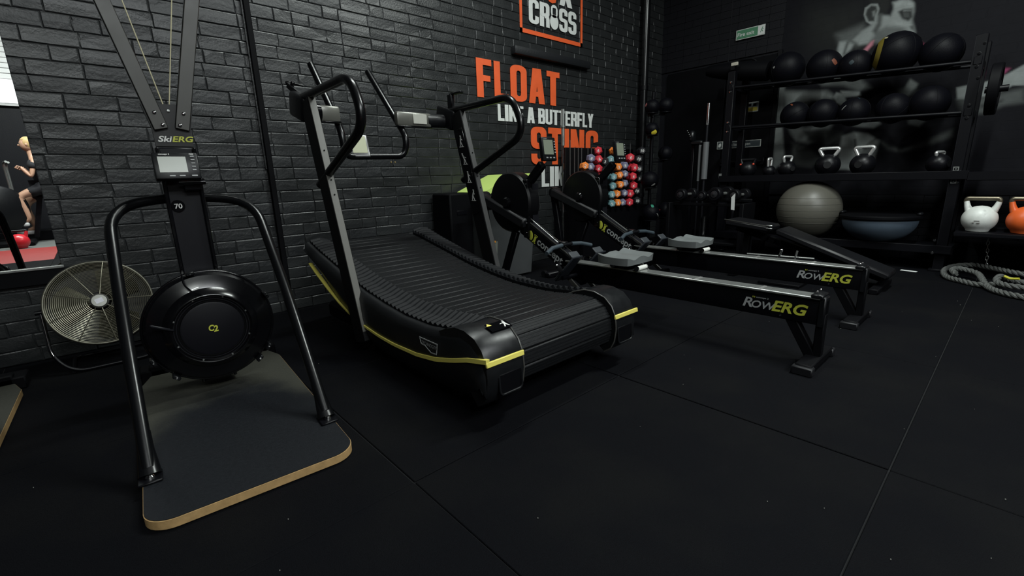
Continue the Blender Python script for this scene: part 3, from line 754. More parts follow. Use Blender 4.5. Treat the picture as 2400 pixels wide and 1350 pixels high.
# ------------------------------------------------------------------ drum fan leaning by the wall
fan = thing('floor_fan', 'round steel wire floor fan standing behind the ski machine', 'fan', (-.04, 3.2, 0))
fc = Vector((-.045, 3.15, .325)); fn = Vector((-.05, -.93, .33)).normalized()
FR = .212
cage = MB()
for k in range(1, 24):
    rr = FR * (.2 + .8 * k / 23); dd = .045 * (1 - (rr / FR) ** 2)
    cage.torus(fc + fn * (.035 + dd), fn, rr, .0014, 64, 5)
WIRE = mat('fan_wire', (.30, .285, .22), .32, metal=.85)
cg = cage.build('front_grille', WIRE, fan, label='fine circular steel wires')
ua = fn.orthogonal().normalized(); ub = fn.cross(ua)
for k in range(9):
    a = 2 * PI * k / 9 + .2; d = ua * math.cos(a) + ub * math.sin(a)
    mb = MB(); mb.tube([fc + d * FR * q + fn * (.037 + .045 * (1 - q * q)) for q in (.15, .4, .7, 1)], .0022, 6); mb.build('grille_spoke', WIRE, fan)
MB().torus(fc + fn * .033, fn, FR, .006, 72, 10).build('front_rim', mat('fan_drum', (.12, .115, .09), .4, metal=.7), fan)
MB().lathe([(FR, -.05), (FR + .002, -.05), (FR + .002, .03), (FR, .03)], fc, fn, 72, cap=False).build('drum', mat('fan_drum', (.12, .115, .09), .4, metal=.7), fan)
MB().lathe([(0, -.05), (.1, -.052), (FR, -.05)], fc, fn, 48, cap=False).build('rear_grille', mat('fan_back', (.012, .012, .01), .5, metal=.3), fan)
hub = MB().lathe([(0, .09), (.03, .089), (.037, .082), (.038, .07), (.0, .07)], fc, fn, 32, cap=False).build('hub', mat('fan_hub', (.12, .12, .11), .35, metal=.6), fan)
Rh = Matrix((fn.cross(Vector((0, 0, 1))).normalized() * -1, fn, Vector((0, 0, 1)))).transposed()
q = Vector((0, 1, 0)).rotation_difference(fn).to_matrix()
MB().box(fc + fn * .0905, (.032, .002, .024), rot=q).build('hub_badge', mat('badge_pale', (.5, .5, .55), .4), hub)
MB().box(fc + fn * .092 + Vector((.004, 0, -.006)), (.012, .001, .006), rot=q).build('badge_mark', YELLOW, hub)
for k in range(3):
    a0 = 2 * PI * k / 3 + .5; rows = []
    for i in range(9):
        a = a0 + i * .16; d = ua * math.cos(a) + ub * math.sin(a); h = (i - 4) * .005
        rows.append([fc + d * .03 + fn * h, fc + d * .12 + fn * h * 1.4, fc + d * (.19 - .0015 * (i - 4) ** 2) + fn * h * 1.5])
    mb = MB(); mb.strip(rows); r_ = bmesh.ops.solidify(mb.bm, geom=mb.bm.faces[:], thickness=.002); mb.build('blade', mat('fan_blade', (.13, .125, .09), .35, metal=.8), fan)
MB().cyl(fc - fn * .04, fc + fn * .03, .035, 20).build('motor', BLACKM, fan)
sd = Vector((1, 0, 0))
fr_ = fc - fn * .01
P = fillet([fr_ - sd * (FR + .015), Vector((fr_.x - FR - .015, 3.12, .10)), Vector((fr_.x - FR + .05, 3.08, .012)), Vector((fr_.x + FR - .05, 3.08, .012)), Vector((fr_.x + FR + .015, 3.12, .10)), fr_ + sd * (FR + .015)], .06, 6)
MB().tube(P[4:], .009, 10).build('stand', BLACK, fan)
MB().tube(P[:5], .0092, 10).build('stand_arm', CHROME, fan, label='bright chrome side of the stand')
mb = MB(); mb.tube(fillet([(fr_.x - FR + .05, 3.09, .012), (fr_.x - FR + .05, 3.36, .012), (fr_.x + FR - .05, 3.36, .012), (fr_.x + FR - .05, 3.09, .012)], .05), .009, 10); mb.build('stand_foot', BLACK, fan)
for s in (-1, 1): MB().cyl(fr_ + sd * s * (FR), fr_ + sd * s * (FR + .035), .012, 12).build('pivot_knob', BLACK, fan)

# ------------------------------------------------------------------ mirror
mir = thing('wall_mirror', 'large frameless mirror leaning flat on the brick wall at the left edge', 'mirror', (-.9, 3.46, .51))
MB().box((-.92, 3.458, 1.41), (1.5, .008, 1.8)).build('glass', mat('mirror_glass', (.9, .92, .9), .004, metal=1), mir, smooth=False)
mb = MB(); mb.box((-.92, 3.452, .502), (1.52, .022, .014), bev=.002); mb.build('bottom_channel', STEEL, mir)
MB().box((-.92, 3.466, 1.41), (1.5, .006, 1.8)).build('backing', BLACKM, mir)
mb = MB(); mb.box((-.92, 3.462, .455), (1.56, .03, .08), bev=.004); mb.build('mounting_batten', BLACKM, mir)

# ------------------------------------------------------------------ rowing machines
def make_rower(label):
    """local x=0 on the rail centre line, y as in the room"""
    t = thing('rowing_machine', label, 'rowing machine', (0, 1.7, 0), group='rowing machines side by side')
    RB = mat('rail_black', (.0025, .0025, .0035), .42, spec=.25)
    zt = .325
    MB().box((0, 1.3, zt - .065), (.06, 1.56, .125), bev=.008, seg=2).build('monorail', RB, t)
    MB().box((0, 1.3, zt + .001), (.088, 1.52, .012), bev=.003).build('rail_track', STEEL, t, label='steel running track on top of the rail')
    for y in (.8, 1.13): MB().box((.0, y, zt + .008), (.07, .014, .003)).build('track_joint', mat('bright_joint', (.8, .8, .78), .2, metal=.8), t)
    mb = MB(); mb.box((0, .535, zt - .065), (.066, .03, .145), bev=.006); mb.box((0, .555, zt + .008), (.092, .05, .022), bev=.005); mb.build('rail_end', BLACKP, t)
    for s in (-1, 1): MB().sph((s * .025, .56, zt + .03), .005, n=10).build('bolt', CHROME, t)
    MB().lathe([(.006, 0), (.004, .004), (0, .004)], (-.031, .70, .215), (-1, 0, 0), 8).build('bolt', CHROME, t)
    # rear leg
    MB().beam((0, .66, .21), (0, .56, .04), .05, .045, upv=(0, 1, 0), bev=.004).build('rear_leg', BLACKM, t)
    MB().beam((0, .535, .25), (0, .535, .04), .045, .035, upv=(0, 1, 0), bev=.004).build('rear_leg', BLACKM, t)
    MB().box((0, .545, .03), (.34, .07, .035), bev=.006).build('rear_crossbar', BLACKM, t)
    for s in (-1, 1): MB().box((s * .165, .545, .02), (.045, .085, .04), bev=.005).build('rubber_foot', mat('foot_block', (.008, .008, .009), .5), t)
    # lettering on both faces of the rail
    for s in (-1, 1):
        u, org = ((0, -1, 0), Vector((-.0312, .875, .233))) if s < 0 else ((0, 1, 0), Vector((.0312, .62, .233)))
        uu = Vector(u)
        mb = MB(); text_into(mb, 'R', org, u, (0, 0, 1), .047, shear=.25, bold=.02, sx=1.15); text_into(mb, 'OW', org + uu * .042, u, (0, 0, 1), .036, shear=.25, bold=.018, sx=1.1); mb.build('lettering', LOGOG, t, smooth=False, label='grey lettering')
        mb = MB(); text_into(mb, 'ERG', org + uu * .135, u, (0, 0, 1), .05, shear=.25, bold=.03, sx=1.1); mb.build('lettering', LOGOY, t, smooth=False, label='yellow lettering')
        mb = MB(); text_into(mb, 'concept 2', org + uu * .06 + Vector((0, 0, .05)), u, (0, 0, 1), .008, bold=.02, sx=1.25); mb.build('small_lettering', LOGOG, t, smooth=False)
        mb = MB(); mb.sph(org + uu * .045 + Vector((0, 0, .0535)), .005, sc=(.1, .5, 1), n=10); mb.sph(org + uu * .053 + Vector((0, 0, .0535)), .005, sc=(.1, .5, 1), n=10); mb.build('logo_mark', LOGOY, t)
    # seat
    rows = []
    nx, ny = 17, 11
    def stop(u_, v_):
        bun = .016 * math.exp(-((abs(u_) - .55) / .3) ** 2 * 1.2)
        return .418 - bun + .014 * max(0, v_) ** 2 - .006 * math.exp(-(u_ / .2) ** 2 - (v_ - .7) ** 2 * 4)
    grid = []
    for j in range(ny):
        v_ = -1 + 2 * j / (ny - 1); row = []
        for i in range(nx):
            u_ = -1 + 2 * i / (nx - 1)
            wv = 1 - .12 * max(0, abs(v_) - .6) * 2
            cr = 1 - .06 * (u_ ** 6)
            row.append((u_ * .155 * (1 - .1 * (v_ ** 4)), 1.60 + v_ * .115 * cr + .02 * (math.cos(u_ * PI / 2) if v_ > .5 else 0) * -1, stop(u_, v_)))
        grid.append(row)
    mb = MB(); bm = mb.bm
    T = [[bm.verts.new(p) for p in r] for r in grid]
    B = [[bm.verts.new((p[0] * .97, 1.6 + (p[1] - 1.6) * .97, .372)) for p in r] for r in grid]
    for j in range(ny - 1):
        for i in range(nx - 1):
            bm.faces.new((T[j][i], T[j][i + 1], T[j + 1][i + 1], T[j + 1][i])); bm.faces.new((B[j][i], B[j + 1][i], B[j + 1][i + 1], B[j][i + 1]))
    ring = [(0, i) for i in range(nx)] + [(j, nx - 1) for j in range(1, ny)] + [(ny - 1, i) for i in range(nx - 2, -1, -1)] + [(j, 0) for j in range(ny - 2, 0, -1)]
    for k in range(len(ring)):
        a, b = ring[k], ring[(k + 1) % len(ring)]
        bm.faces.new((T[a[0]][a[1]], B[a[0]][a[1]], B[b[0]][b[1]], T[b[0]][b[1]]))
    es = [e for e in bm.edges if e.is_manifold and e.calc_face_angle(0) > 1.0]
    bmesh.ops.bevel(bm, geom=es, offset=.006, segments=2, affect='EDGES')
    mb.build('seat', SEATG, t, ang=30)
    mb = MB(); mb.box((0, 1.61, .352), (.08, .16, .035), bev=.004); mb.build('seat_carriage', BLACKM, t)
    for y in (1.487, 1.66):
        MB().cyl((-.045, y, .346), (.045, y, .346), .0135, 16).build('seat_roller', mat('roller_white', (.7, .7, .66), .35), t)
        for s in (-1, 1): MB().cyl((s * .047, y, .346), (s * .052, y, .346), .016, 16).build('roller_cap', CHROME, t)
    # front inclined beam with lettering
    a, b = Vector((0, 1.9, .22)), Vector((0, 2.50, .545))
    MB().beam(a, b, .06, .12, upv=(0, 0, 1), bev=.008).build('inclined_beam', RB, t)
    d = (b - a).normalized(); up = Vector((1, 0, 0)).cross(d) * -1
    if up.z < 0: up = -up
    MB().beam(a + up * .063 + d * .15, b + up * .063 - d * .02, .05, .01, upv=up).build('beam_channel', GREYD, t)
    for s in (-1, 1): MB().beam(a + up * .066 + d * .12 + Vector((s * .028, 0, 0)), b + up * .066 + Vector((s * .028, 0, 0)), .004, .008, upv=up, bev=0).build('channel_edge', GREY, t)
    org = Vector((-.0305, 2.425, .468)); u = -d
    mb = MB(); mb.sph(org + u * .016 + up * .02, .036, sc=(.05, .62, 1), n=16); mb.box(org + u * .064 + up * .018, (.0015, .02, .062), rot=(R(28), 0, 0)); mb.box(org + u * .064 + up * .046, (.0015, .034, .008), rot=(R(28), 0, 0)); mb.box(org + u * .064 - up * .01, (.0015, .034, .008), rot=(R(28), 0, 0)); mb.build('logo_mark', LOGOY, t)
    mb = MB(); text_into(mb, 'concept 2', org + u * .095, u, up, .055, bold=.02, sx=1.05); mb.build('lettering', LOGOG, t, smooth=False)
    # foot stretcher
    for s in (-1, 1):
        c = Vector((s * .125, 1.955, .30)); Rx = (R(-48), 0, 0)
        M_ = Matrix.Translation(c) @ Matrix.Rotation(R(-48), 4, 'X')
        fp = MB().box((0, 0, 0), (.1, .24, .012), bev=.005, M=M_).build('foot_plate', mat('foot_plastic', (.02, .023, .027), .5), t)
        mb = MB(); mb.box((0, .07, .012), (.085, .11, .012), bev=.005, M=M_); mb.box((0, -.105, .03), (.085, .012, .05), bev=.004, M=M_)
        for k in range(4): mb.box((0, .11 - .028 * k, .02), (.03, .008, .006), M=M_)
        mb.build('heel_cup', mat('foot_plastic2', (.03, .034, .039), .45), fp)
        rows = []
        P = [M_ @ Vector(p) for p in ((-.055, .02, 0), (-.05, .02, .06), (0, .02, .085), (.05, .02, .06), (.055, .02, 0))]
        mb = MB(); mb.tube(fillet(P, .03), .016, 8, sc=(.12, 1), upv=(0, .7, .7)); mb.build('foot_strap', BLACKM, fp)
        MB().sph(M_ @ Vector((s * .05, .02, .055)), .014, sc=(1, .6, .8), n=10).build('strap_buckle', CHROME, fp)
        mb = MB(); mb.beam((s * .075, 2.05, .26), (s * .075, 1.80, .075), .012, .03, upv=(0, 0, 1)); mb.build('stretcher_bar', GREY, t)
    mb = MB(); mb.cyl((-.17, 1.97, .24), (.17, 1.97, .24), .014, 12); mb.box((0, 1.84, .12), (.24, .05, .06), bev=.01); mb.box((0, 1.9, .07), (.36, .05, .04), bev=.01); mb.build('stretcher_frame', BLACK, t)
    # flywheel drum
    c = Vector((0, 2.60, .715)); Ax = (1, 0, 0); FRr = .222
    MB().lathe([(0, -.075), (.09, -.078), (.15, -.07), (FRr - .012, -.06), (FRr, -.045), (FRr, .04), (FRr - .012, .055), (.0, .055)], c, Ax, 64, cap=False).build('flywheel_drum', mat('drum_black', (.003, .003, .0035), .4, spec=.3), t, ang=25)
    MB().lathe([(FRr - .008, .05), (FRr - .03, .075), (.08, .085), (0, .085)], c, Ax, 64, cap=False).build('drum_mesh', mat('grey_mesh', (.06, .06, .055), .55), t, label='grey perforated cover')
    MB().lathe([(.04, 0), (.04, .02), (.03, .03), (0, .03)], c + Vector((-.07, 0, 0)), (-1, 0, 0), 24).build('axle_cap', BLACKG, t)
    # chain box / frame
    MB().beam((-.0, 2.93, .755), (0, 2.42, .565), .07, .075, upv=(0, 0, 1), bev=.012).build('frame_arm', mat('arm_black', (.006, .006, .007), .5), t).location.x = -.062
    MB().lathe([(.042, -.04), (.045, -.03), (.045, .03), (.042, .04)], (-.04, 2.92, .75), Ax, 24).build('arm_end', BLACKP, t)
    mb = MB(); mb.box((-.03, 2.43, .67), (.05, .05, .42), bev=.006); mb.build('front_post', BLACKG, t)
    mb = MB(); mb.box((.02, 2.40, .67), (.06, .006, .36)); mb.build('post_plate', GREYD, t)
    for k in range(6): MB().sph((-.056, 2.418, .5 + .07 * k), .0045, n=8).build('bolt', CHROME, t)
    # legs
    for (s, y0_) in ((-1, 2.92), (1, 2.92)):
        pass
    MB().beam((-.045, 2.93, .74), (-.045, 2.80, .03), .04, .06, upv=(0, 1, 0), bev=.005).build('front_leg', BLACK, t)
    MB().beam((-.03, 2.56, .5), (-.03, 2.76, .03), .04, .06, upv=(0, 1, 0), bev=.005).build('front_leg', BLACK, t)
    MB().box((0, 2.79, .025), (.6, .07, .05), bev=.01).build('front_crossbar', BLACK, t)
    for s in (-1, 1): MB().cyl((s * .27, 2.83, .03), (s * .3, 2.83, .03), .03, 20).build('caster', BLACKP, t)
    # monitor arm and monitor
    MB().beam((0, 2.50, .80), (0, 2.30, .985), .045, .06, upv=(0, 0, 1), bev=.008).build('monitor_arm', BLACKM, t)
    Mm = Matrix.Translation((0, 2.25, 1.078)) @ Matrix.Rotation(R(-8), 4, 'X')
    mon = MB().box((0, 0, 0), (.135, .03, .158), bev=.006, seg=2, M=Mm).build('monitor', BLACKP, t)
    MB().box((-.008, -.016, .012), (.092, .002, .098), M=Mm).build('screen', LCD, mon)
    mb = MB()
    for k in range(5): mb.box((.055, -.016, .05 - .018 * k), (.012, .003, .006), M=Mm)
    for x in (-.03, .003, .038): mb.box((x, -.016, -.058), (.018, .003, .008), M=Mm)
    mb.build('button', mat('button_grey', (.25, .26, .26), .4), mon)
    mb = MB(); text_into(mb, 'concept 2', Mm @ Vector((-.05, -.0155, .066)), (1, 0, 0), Mm.to_3x3() @ Vector((0, 0, 1)), .006, bold=.02); mb.build('lettering', LOGOG, mon, smooth=False)
    # handle on its rest
    hc = Vector((.0, 2.08, .435))
    for s in (-1, 1):
        mb = MB(); mb.tube([hc + Vector((s * .05, 0, .0)), hc + Vector((s * .15, -.004, -.008)), hc + Vector((s * .235, -.03, -.03))], .0145, 14); mb.build('handle_grip', GRIP, t, label='blue grey handle grip')
    mb = MB(); mb.tube([hc + Vector((-.06, 0, 0)), hc + Vector((.06, 0, 0))], .011, 12); mb.box(hc + Vector((0, .03, .008)), (.05, .05, .02), bev=.004); mb.beam(hc + Vector((0, .02, -.02)), hc + Vector((0, .06, -.1)), .03, .02); mb.build('handle_yoke', BLACKP, t)
    mb = MB(); mb.tube([hc + Vector((-.02, .06, .01)), Vector((-.02, 2.41, .60))], .003, 6); mb.build('chain', STEEL, t)
    for k in range(3): MB().sph(hc + Vector((-.02 - .008 * k, .04 + .02 * k, .02 + .01 * k)), .006, n=8).build('swivel', CHROME, t)
    return t
rw = make_rower('nearer black rowing machine with grey seat beside the curved treadmill')
rw.location = (2.395, 1.7, 0); rw.rotation_euler = (0, 0, 0)
rw2 = copy_tree(rw); rw2.location = (3.25, 1.71, 0)
rw2['label'] = 'farther black rowing machine with grey seat, closer to the back wall rack'
MURAL = [
  (0.028, 0.2, [(1.787,2.511),(1.357,2.45),(1.249,2.036),(1.475,1.964),(1.746,2.138),(1.819,2.331)], None),
  (0.16, 0.05, [(1.527,2.209),(1.318,2.255),(1.232,2.097),(1.336,2.063),(1.481,2.113)], None),
  (0.42, 0.02, [(1.247,2.311),(1.186,2.305),(1.104,2.275),(1.083,2.349),(1.059,2.395),(0.984,2.392),(0.942,2.33),(0.934,2.268),(0.939,2.2),(0.902,2.087),(0.941,2.078),(1.023,2.123),(1.119,2.154),(1.193,2.107),(1.253,2.065),(1.32,2.069),(1.378,2.129),(1.318,2.19),(1.249,2.229)], None),
  (0.2, 0.03, [(1.2,2.163),(1.124,2.191),(0.996,2.152),(0.941,2.078),(1.153,2.044),(1.23,2.078)], None),
  (0.5, 0.02, [(1.104,2.39),(1.028,2.387),(0.951,2.341),(0.948,2.314),(1.023,2.351),(1.081,2.331)], None),
  (0.04, 0.015, [(1.053,2.298),(1.017,2.31),(0.953,2.298),(0.941,2.226),(0.965,2.197),(1.014,2.227)], None),
  (0.12, 0.01, [(1.013,2.279),(0.967,2.267),(0.961,2.227),(1.004,2.237)], None),
  (0.3, 0.01, [(1.012,2.3),(0.955,2.288),(0.957,2.279),(1.015,2.29)], None),
  (0.03, 0.02, [(1.307,2.497),(1.127,2.448),(1.123,2.36),(1.139,2.302),(1.205,2.327),(1.206,2.399),(1.275,2.435)], None),
  (0.42, 0.008, [(1.318,2.338),(1.315,2.396),(1.273,2.421),(1.219,2.407),(1.2,2.362),(1.205,2.3),(1.231,2.248),(1.249,2.234),(1.291,2.271)], None),
  (0.05, 0.012, [(1.305,2.334),(1.299,2.378),(1.267,2.404),(1.226,2.39),(1.214,2.347),(1.228,2.306),(1.227,2.261),(1.272,2.267)], None),
  (0.3, 0.012, [(1.252,2.348),(1.231,2.356),(1.226,2.315),(1.242,2.3)], None),
  (0.12, 0.02, [(1.204,2.318),(1.171,2.31),(1.166,2.21),(1.197,2.135),(1.233,2.171),(1.201,2.236)], None),
  (0.5, 0.015, [(1.066,2.222),(1.002,2.193),(0.955,2.182),(0.94,2.148),(0.997,2.161),(1.063,2.194)], None),
  (0.15, 0.01, [(0.951,2.151),(0.918,2.152),(0.91,2.106),(0.936,2.121)], None),
  (0.45, 0.02, [(1.492,2.134),(1.439,2.132),(1.369,2.089),(1.385,2.045),(1.449,1.99),(1.487,1.978),(1.502,2.069)], None),
  (0.06, 0.02, [(1.429,2.121),(1.411,2.117),(1.433,2.007),(1.451,2.01)], None),
  (0.0, 0.015, [(1.278,2.016),(1.23,2.078),(1.208,2.087),(1.214,2.047),(1.253,1.999)], (0.4, 0.16, 0.2)),
  (0.0, 0.02, [(0.857,1.999),(0.816,1.964),(0.807,1.901),(0.852,1.91)], (0.15, 0.02, 0.05)),
  (0.36, 0.02, [(2.032,1.822),(1.957,1.81),(1.962,1.649),(1.939,1.347),(1.893,1.069),(1.915,0.961),(1.994,0.885),(2.005,1.122),(2.028,1.432),(2.043,1.66)], None),
  (0.39, 0.035, [(1.978,1.74),(1.725,1.696),(1.553,1.678),(1.456,1.596),(1.689,1.613),(1.737,1.562),(1.931,1.557)], None),
  (0.3, 0.03, [(1.884,1.372),(1.712,1.326),(1.593,1.344),(1.454,1.359),(1.514,1.222),(1.667,1.16),(1.781,1.198),(1.846,1.279)], None),
  (0.05, 0.03, [(1.722,1.298),(1.524,1.309),(1.366,1.252),(1.317,1.15),(1.505,1.135),(1.67,1.19)], None),
  (0.48, 0.012, [(1.483,1.613),(1.463,1.651),(1.399,1.629),(1.366,1.556),(1.382,1.49),(1.451,1.554)], None),
  (0.42, 0.015, [(1.427,1.66),(1.269,1.637),(1.252,1.595),(1.395,1.594)], None),
  (0.18, 0.03, [(1.658,1.805),(1.457,1.813),(1.27,1.743),(1.167,1.648),(1.281,1.639),(1.408,1.711),(1.599,1.74)], None),
  (0.42, 0.02, [(1.289,1.315),(1.198,1.346),(1.086,1.361),(1.056,1.305),(1.108,1.27),(1.227,1.295)], None),
  (0.51, 0.02, [(1.361,1.21),(1.268,1.244),(1.147,1.22),(1.047,1.144),(1.062,0.995),(1.069,0.913),(1.224,0.876),(1.36,0.881),(1.371,1.083)], None),
  (0.06, 0.015, [(1.254,1.173),(1.241,1.172),(1.219,1.059),(1.24,1.061)], None),
  (0.08, 0.03, [(1.836,1.187),(1.635,1.114),(1.541,0.99),(1.612,0.904),(1.782,0.94)], None),
  (0.12, 0.03, [(1.041,1.144),(0.961,1.084),(0.859,1.051),(0.702,1.118),(0.52,1.203),(0.511,1.141),(0.695,1.067),(0.856,1.027),(0.969,1.058)], None),
  (0.22, 0.02, [(0.855,1.337),(0.794,1.343),(0.727,1.298),(0.761,1.251),(0.838,1.284)], None),
  (0.24, 0.015, [(0.902,1.646),(0.882,1.686),(0.819,1.633),(0.829,1.598),(0.874,1.554),(0.927,1.562)], None),
  (0.1, 0.03, [(1.058,1.58),(0.913,1.61),(0.825,1.572),(0.96,1.49)], None),
  (0.4, 0.01, [(0.548,1.561),(0.481,1.569),(0.394,1.578),(0.319,1.589),(0.241,1.626),(0.161,1.678),(0.102,1.704),(0.07,1.506),(0.135,1.516),(0.201,1.526),(0.253,1.489),(0.301,1.473),(0.393,1.451),(0.473,1.45),(0.529,1.458)], None),
  (0.15, 0.03, [(0.529,1.458),(0.393,1.451),(0.251,1.477),(0.131,1.493),(0.113,1.38),(0.235,1.373),(0.313,1.325),(0.391,1.322),(0.486,1.357)], None),
  (0.05, 0.02, [(0.375,1.391),(0.242,1.42),(0.239,1.402),(0.362,1.366)], None),
  (0.0, 0.015, [(0.338,1.66),(0.298,1.675),(0.239,1.664),(0.266,1.625),(0.32,1.601)], (0.22, 0.04, 0.1)),
]

# mural painted on the back wall (flat artwork): soft polygons rasterised to a colour attribute
import numpy as np
def build_mural():
    ya, yb, za, zb, st = -.7, 2.03, .62, 2.75, .0095
    ny, nz = int((yb - ya) / st) + 1, int((zb - za) / st) + 1
    Yg, Zg = np.meshgrid(ya + st * np.arange(ny), za + st * np.arange(nz), indexing='ij')
    colr = np.zeros((ny, nz, 3)); colr[:] = (.0045, .0045, .0065)
    rng = np.random.default_rng(2)
    for sh, fe, pts, col in MURAL:
        P = np.array(pts); n = len(P)
        inside = np.zeros(Yg.shape, bool); dist = np.full(Yg.shape, 9.)
        for i in range(n):
            x1, y1 = P[i]; x2, y2 = P[(i + 1) % n]
            cond = ((y1 > Zg) != (y2 > Zg)) & (Yg < (x2 - x1) * (Zg - y1) / (y2 - y1 + 1e-12) + x1)
            inside ^= cond
            L2 = (x2 - x1) ** 2 + (y2 - y1) ** 2 + 1e-12
            t = np.clip(((Yg - x1) * (x2 - x1) + (Zg - y1) * (y2 - y1)) / L2, 0, 1)
            dist = np.minimum(dist, np.hypot(Yg - x1 - t * (x2 - x1), Zg - y1 - t * (y2 - y1)))
        sd = np.where(inside, dist, -dist)
        a = np.clip(.5 + sd / (2 * fe), 0, 1); a = a * a * (3 - 2 * a)
        c = np.array(col if col else (sh * .45, sh * .49, sh * .48))
        colr = colr * (1 - a[..., None]) + c * a[..., None]
    me = bpy.data.meshes.new('mural')
    vs = [(X1 - .0125, ya + st * i, za + st * j) for i in range(ny) for j in range(nz)]
    fs = [(i * nz + j, i * nz + j + 1, (i + 1) * nz + j + 1, (i + 1) * nz + j) for i in range(ny - 1) for j in range(nz - 1)]
    me.from_pydata(vs, [], fs)
    at = me.color_attributes.new('paint', 'FLOAT_COLOR', 'POINT')
    flat = np.concatenate([colr.reshape(-1, 3), np.ones((ny * nz, 1))], 1).astype(np.float32).ravel()
    at.data.foreach_set('color', flat)
    m = bpy.data.materials.new('mural_paint'); m.use_nodes = True; nt = m.node_tree; b = nt.nodes['Principled BSDF']
    b.inputs['Roughness'].default_value = .7; b.inputs['Specular IOR Level'].default_value = .12
    ca = nt.nodes.new('ShaderNodeAttribute'); ca.attribute_name = 'paint'
    tc = nt.nodes.new('ShaderNodeTexCoord'); no = nt.nodes.new('ShaderNodeTexNoise'); no.inputs['Scale'].default_value = 14; no.inputs['Detail'].default_value = 6
    nt.links.new(tc.outputs['Object'], no.inputs['Vector'])
    mr = nt.nodes.new('ShaderNodeMapRange'); mr.inputs[3].default_value = .75; mr.inputs[4].default_value = 1.2; nt.links.new(no.outputs['Fac'], mr.inputs[0])
    vm = nt.nodes.new('ShaderNodeVectorMath'); vm.operation = 'SCALE'; nt.links.new(ca.outputs['Color'], vm.inputs[0]); nt.links.new(mr.outputs[0], vm.inputs['Scale'])
    nt.links.new(vm.outputs[0], b.inputs['Base Color'])
    mp = nt.nodes.new('ShaderNodeMapping'); mp.inputs['Rotation'].default_value = (0, R(90), R(90))
    br = nt.nodes.new('ShaderNodeTexBrick'); br.inputs['Scale'].default_value = 1; br.inputs['Brick Width'].default_value = .222; br.inputs['Row Height'].default_value = .0775; br.inputs['Mortar Size'].default_value = .004
    cx = nt.nodes.new('ShaderNodeSeparateXYZ'); cc = nt.nodes.new('ShaderNodeCombineXYZ')
    nt.links.new(tc.outputs['Object'], cx.inputs[0]); nt.links.new(cx.outputs[1], cc.inputs[0]); nt.links.new(cx.outputs[2], cc.inputs[1]); nt.links.new(cc.outputs[0], br.inputs['Vector'])
    bp = nt.nodes.new('ShaderNodeBump'); bp.inputs['Strength'].default_value = .6; bp.inputs['Distance'].default_value = .004; bp.invert = True
    nt.links.new(br.outputs['Fac'], bp.inputs['Height']); nt.links.new(bp.outputs[0], b.inputs['Normal'])
    me.materials.append(m)
    o = bpy.data.objects.new('mural', me); COL.objects.link(o); o.parent = wb
    props(o, 'faded grey mural of a boxer in profile with an outstretched arm')
build_mural()

# fire door and signs on the back wall
XD = X1 - .02
dr = structure('door_1', MB().box((XD + .01, 2.33, 1.07), (.03, .54, 2.14), bev=.003), BLACKM, 'black fire exit door behind the ball rack')
for y in (2.035, ): MB().box((XD + .008, y, 1.08), (.05, .05, 2.18), bev=.004).build('door_frame', BLACK, dr)
MB().cyl((XD - .06, 2.10, 1.0), (XD - .06, 2.57, 1.0), .018, 14).build('push_bar', BLACKM, dr)
for y in (2.10, 2.57): MB().box((XD - .03, y, 1.0), (.07, .05, .09), bev=.008).build('bar_bracket', BLACK, dr)
dr2 = structure('door_2', MB().box((XD + .012, 2.995, 1.07), (.03, .76, 2.14), bev=.003), BLACKM, 'plain black door leaf nearer the room corner')
structure('trim_4', MB().box((X1 - .006, 2.605, 2.9), (.012, .012, 1.5)), GREYD, 'thin vertical seam above the black doors')
def sign(name, label, y0, y1, z0, z1, m, parts, x=None, cat='sign', bm=None):
    """y0 > y1: y0 is the left edge as seen"""
    x = x or XD - .012
    t = thing(name, label, cat, (x, (y0 + y1) / 2, z0))
    MB().box((x, (y0 + y1) / 2, (z0 + z1) / 2), (.004, abs(y0 - y1), z1 - z0), bev=.001).build('sign_plate', bm or mat('sign_border', (.4, .42, .4), .5), t)
    for p in parts: p(t, x - .003)
    return t
def panel(y0, y1, z0, z1, m, nm='panel'):
    def f(t, x): MB().box((x, (y0 + y1) / 2, (z0 + z1) / 2), (.002, abs(y0 - y1), z1 - z0)).build(nm, m, t)
    return f
def words(txt, y, z, h, m, **k):
    def f(t, x):
        mb = MB(); text_into(mb, txt, (x - .0014, y, z), (0, -1, 0), (0, 0, 1), h, **k); mb.build('lettering', m, t, smooth=False)
    return f
SGREEN = mat('sign_green', (.05, .17, .09), .5); SWHITE = mat('sign_white', (.5, .52, .5), .5)
def runner(t, x):
    mb = MB(); F = lambda a, b: (x - .0014, 2.247 - a, 2.415 + b); e = (-.0006, 0, 0)
    mb.prism([(.004, .022), (.012, .022), (.012, .031), (.004, .031)], F, e); mb.prism([(-.006, 0), (.002, 0), (.008, .02), (0, .02)], F, e)
    mb.prism([(-.006, 0), (0, 0), (-.01, -.024), (-.016, -.024)], F, e); mb.prism([(-.002, 0), (.004, .002), (.014, -.016), (.01, -.02)], F, e)
    mb.prism([(.004, .018), (.004, .014), (.02, .006), (.02, .01)], F, e); mb.build('running_figure', SGREEN, t, smooth=False)
sign('fire_exit_sign', 'green and white fire exit sign high on the back wall', 2.527, 2.213, 2.362, 2.468, None,
     [panel(2.518, 2.29, 2.37, 2.46, SGREEN), panel(2.286, 2.222, 2.37, 2.46, SWHITE), words('Fire exit', 2.508, 2.395, .038, SWHITE, bold=.015, sx=1.0), runner])
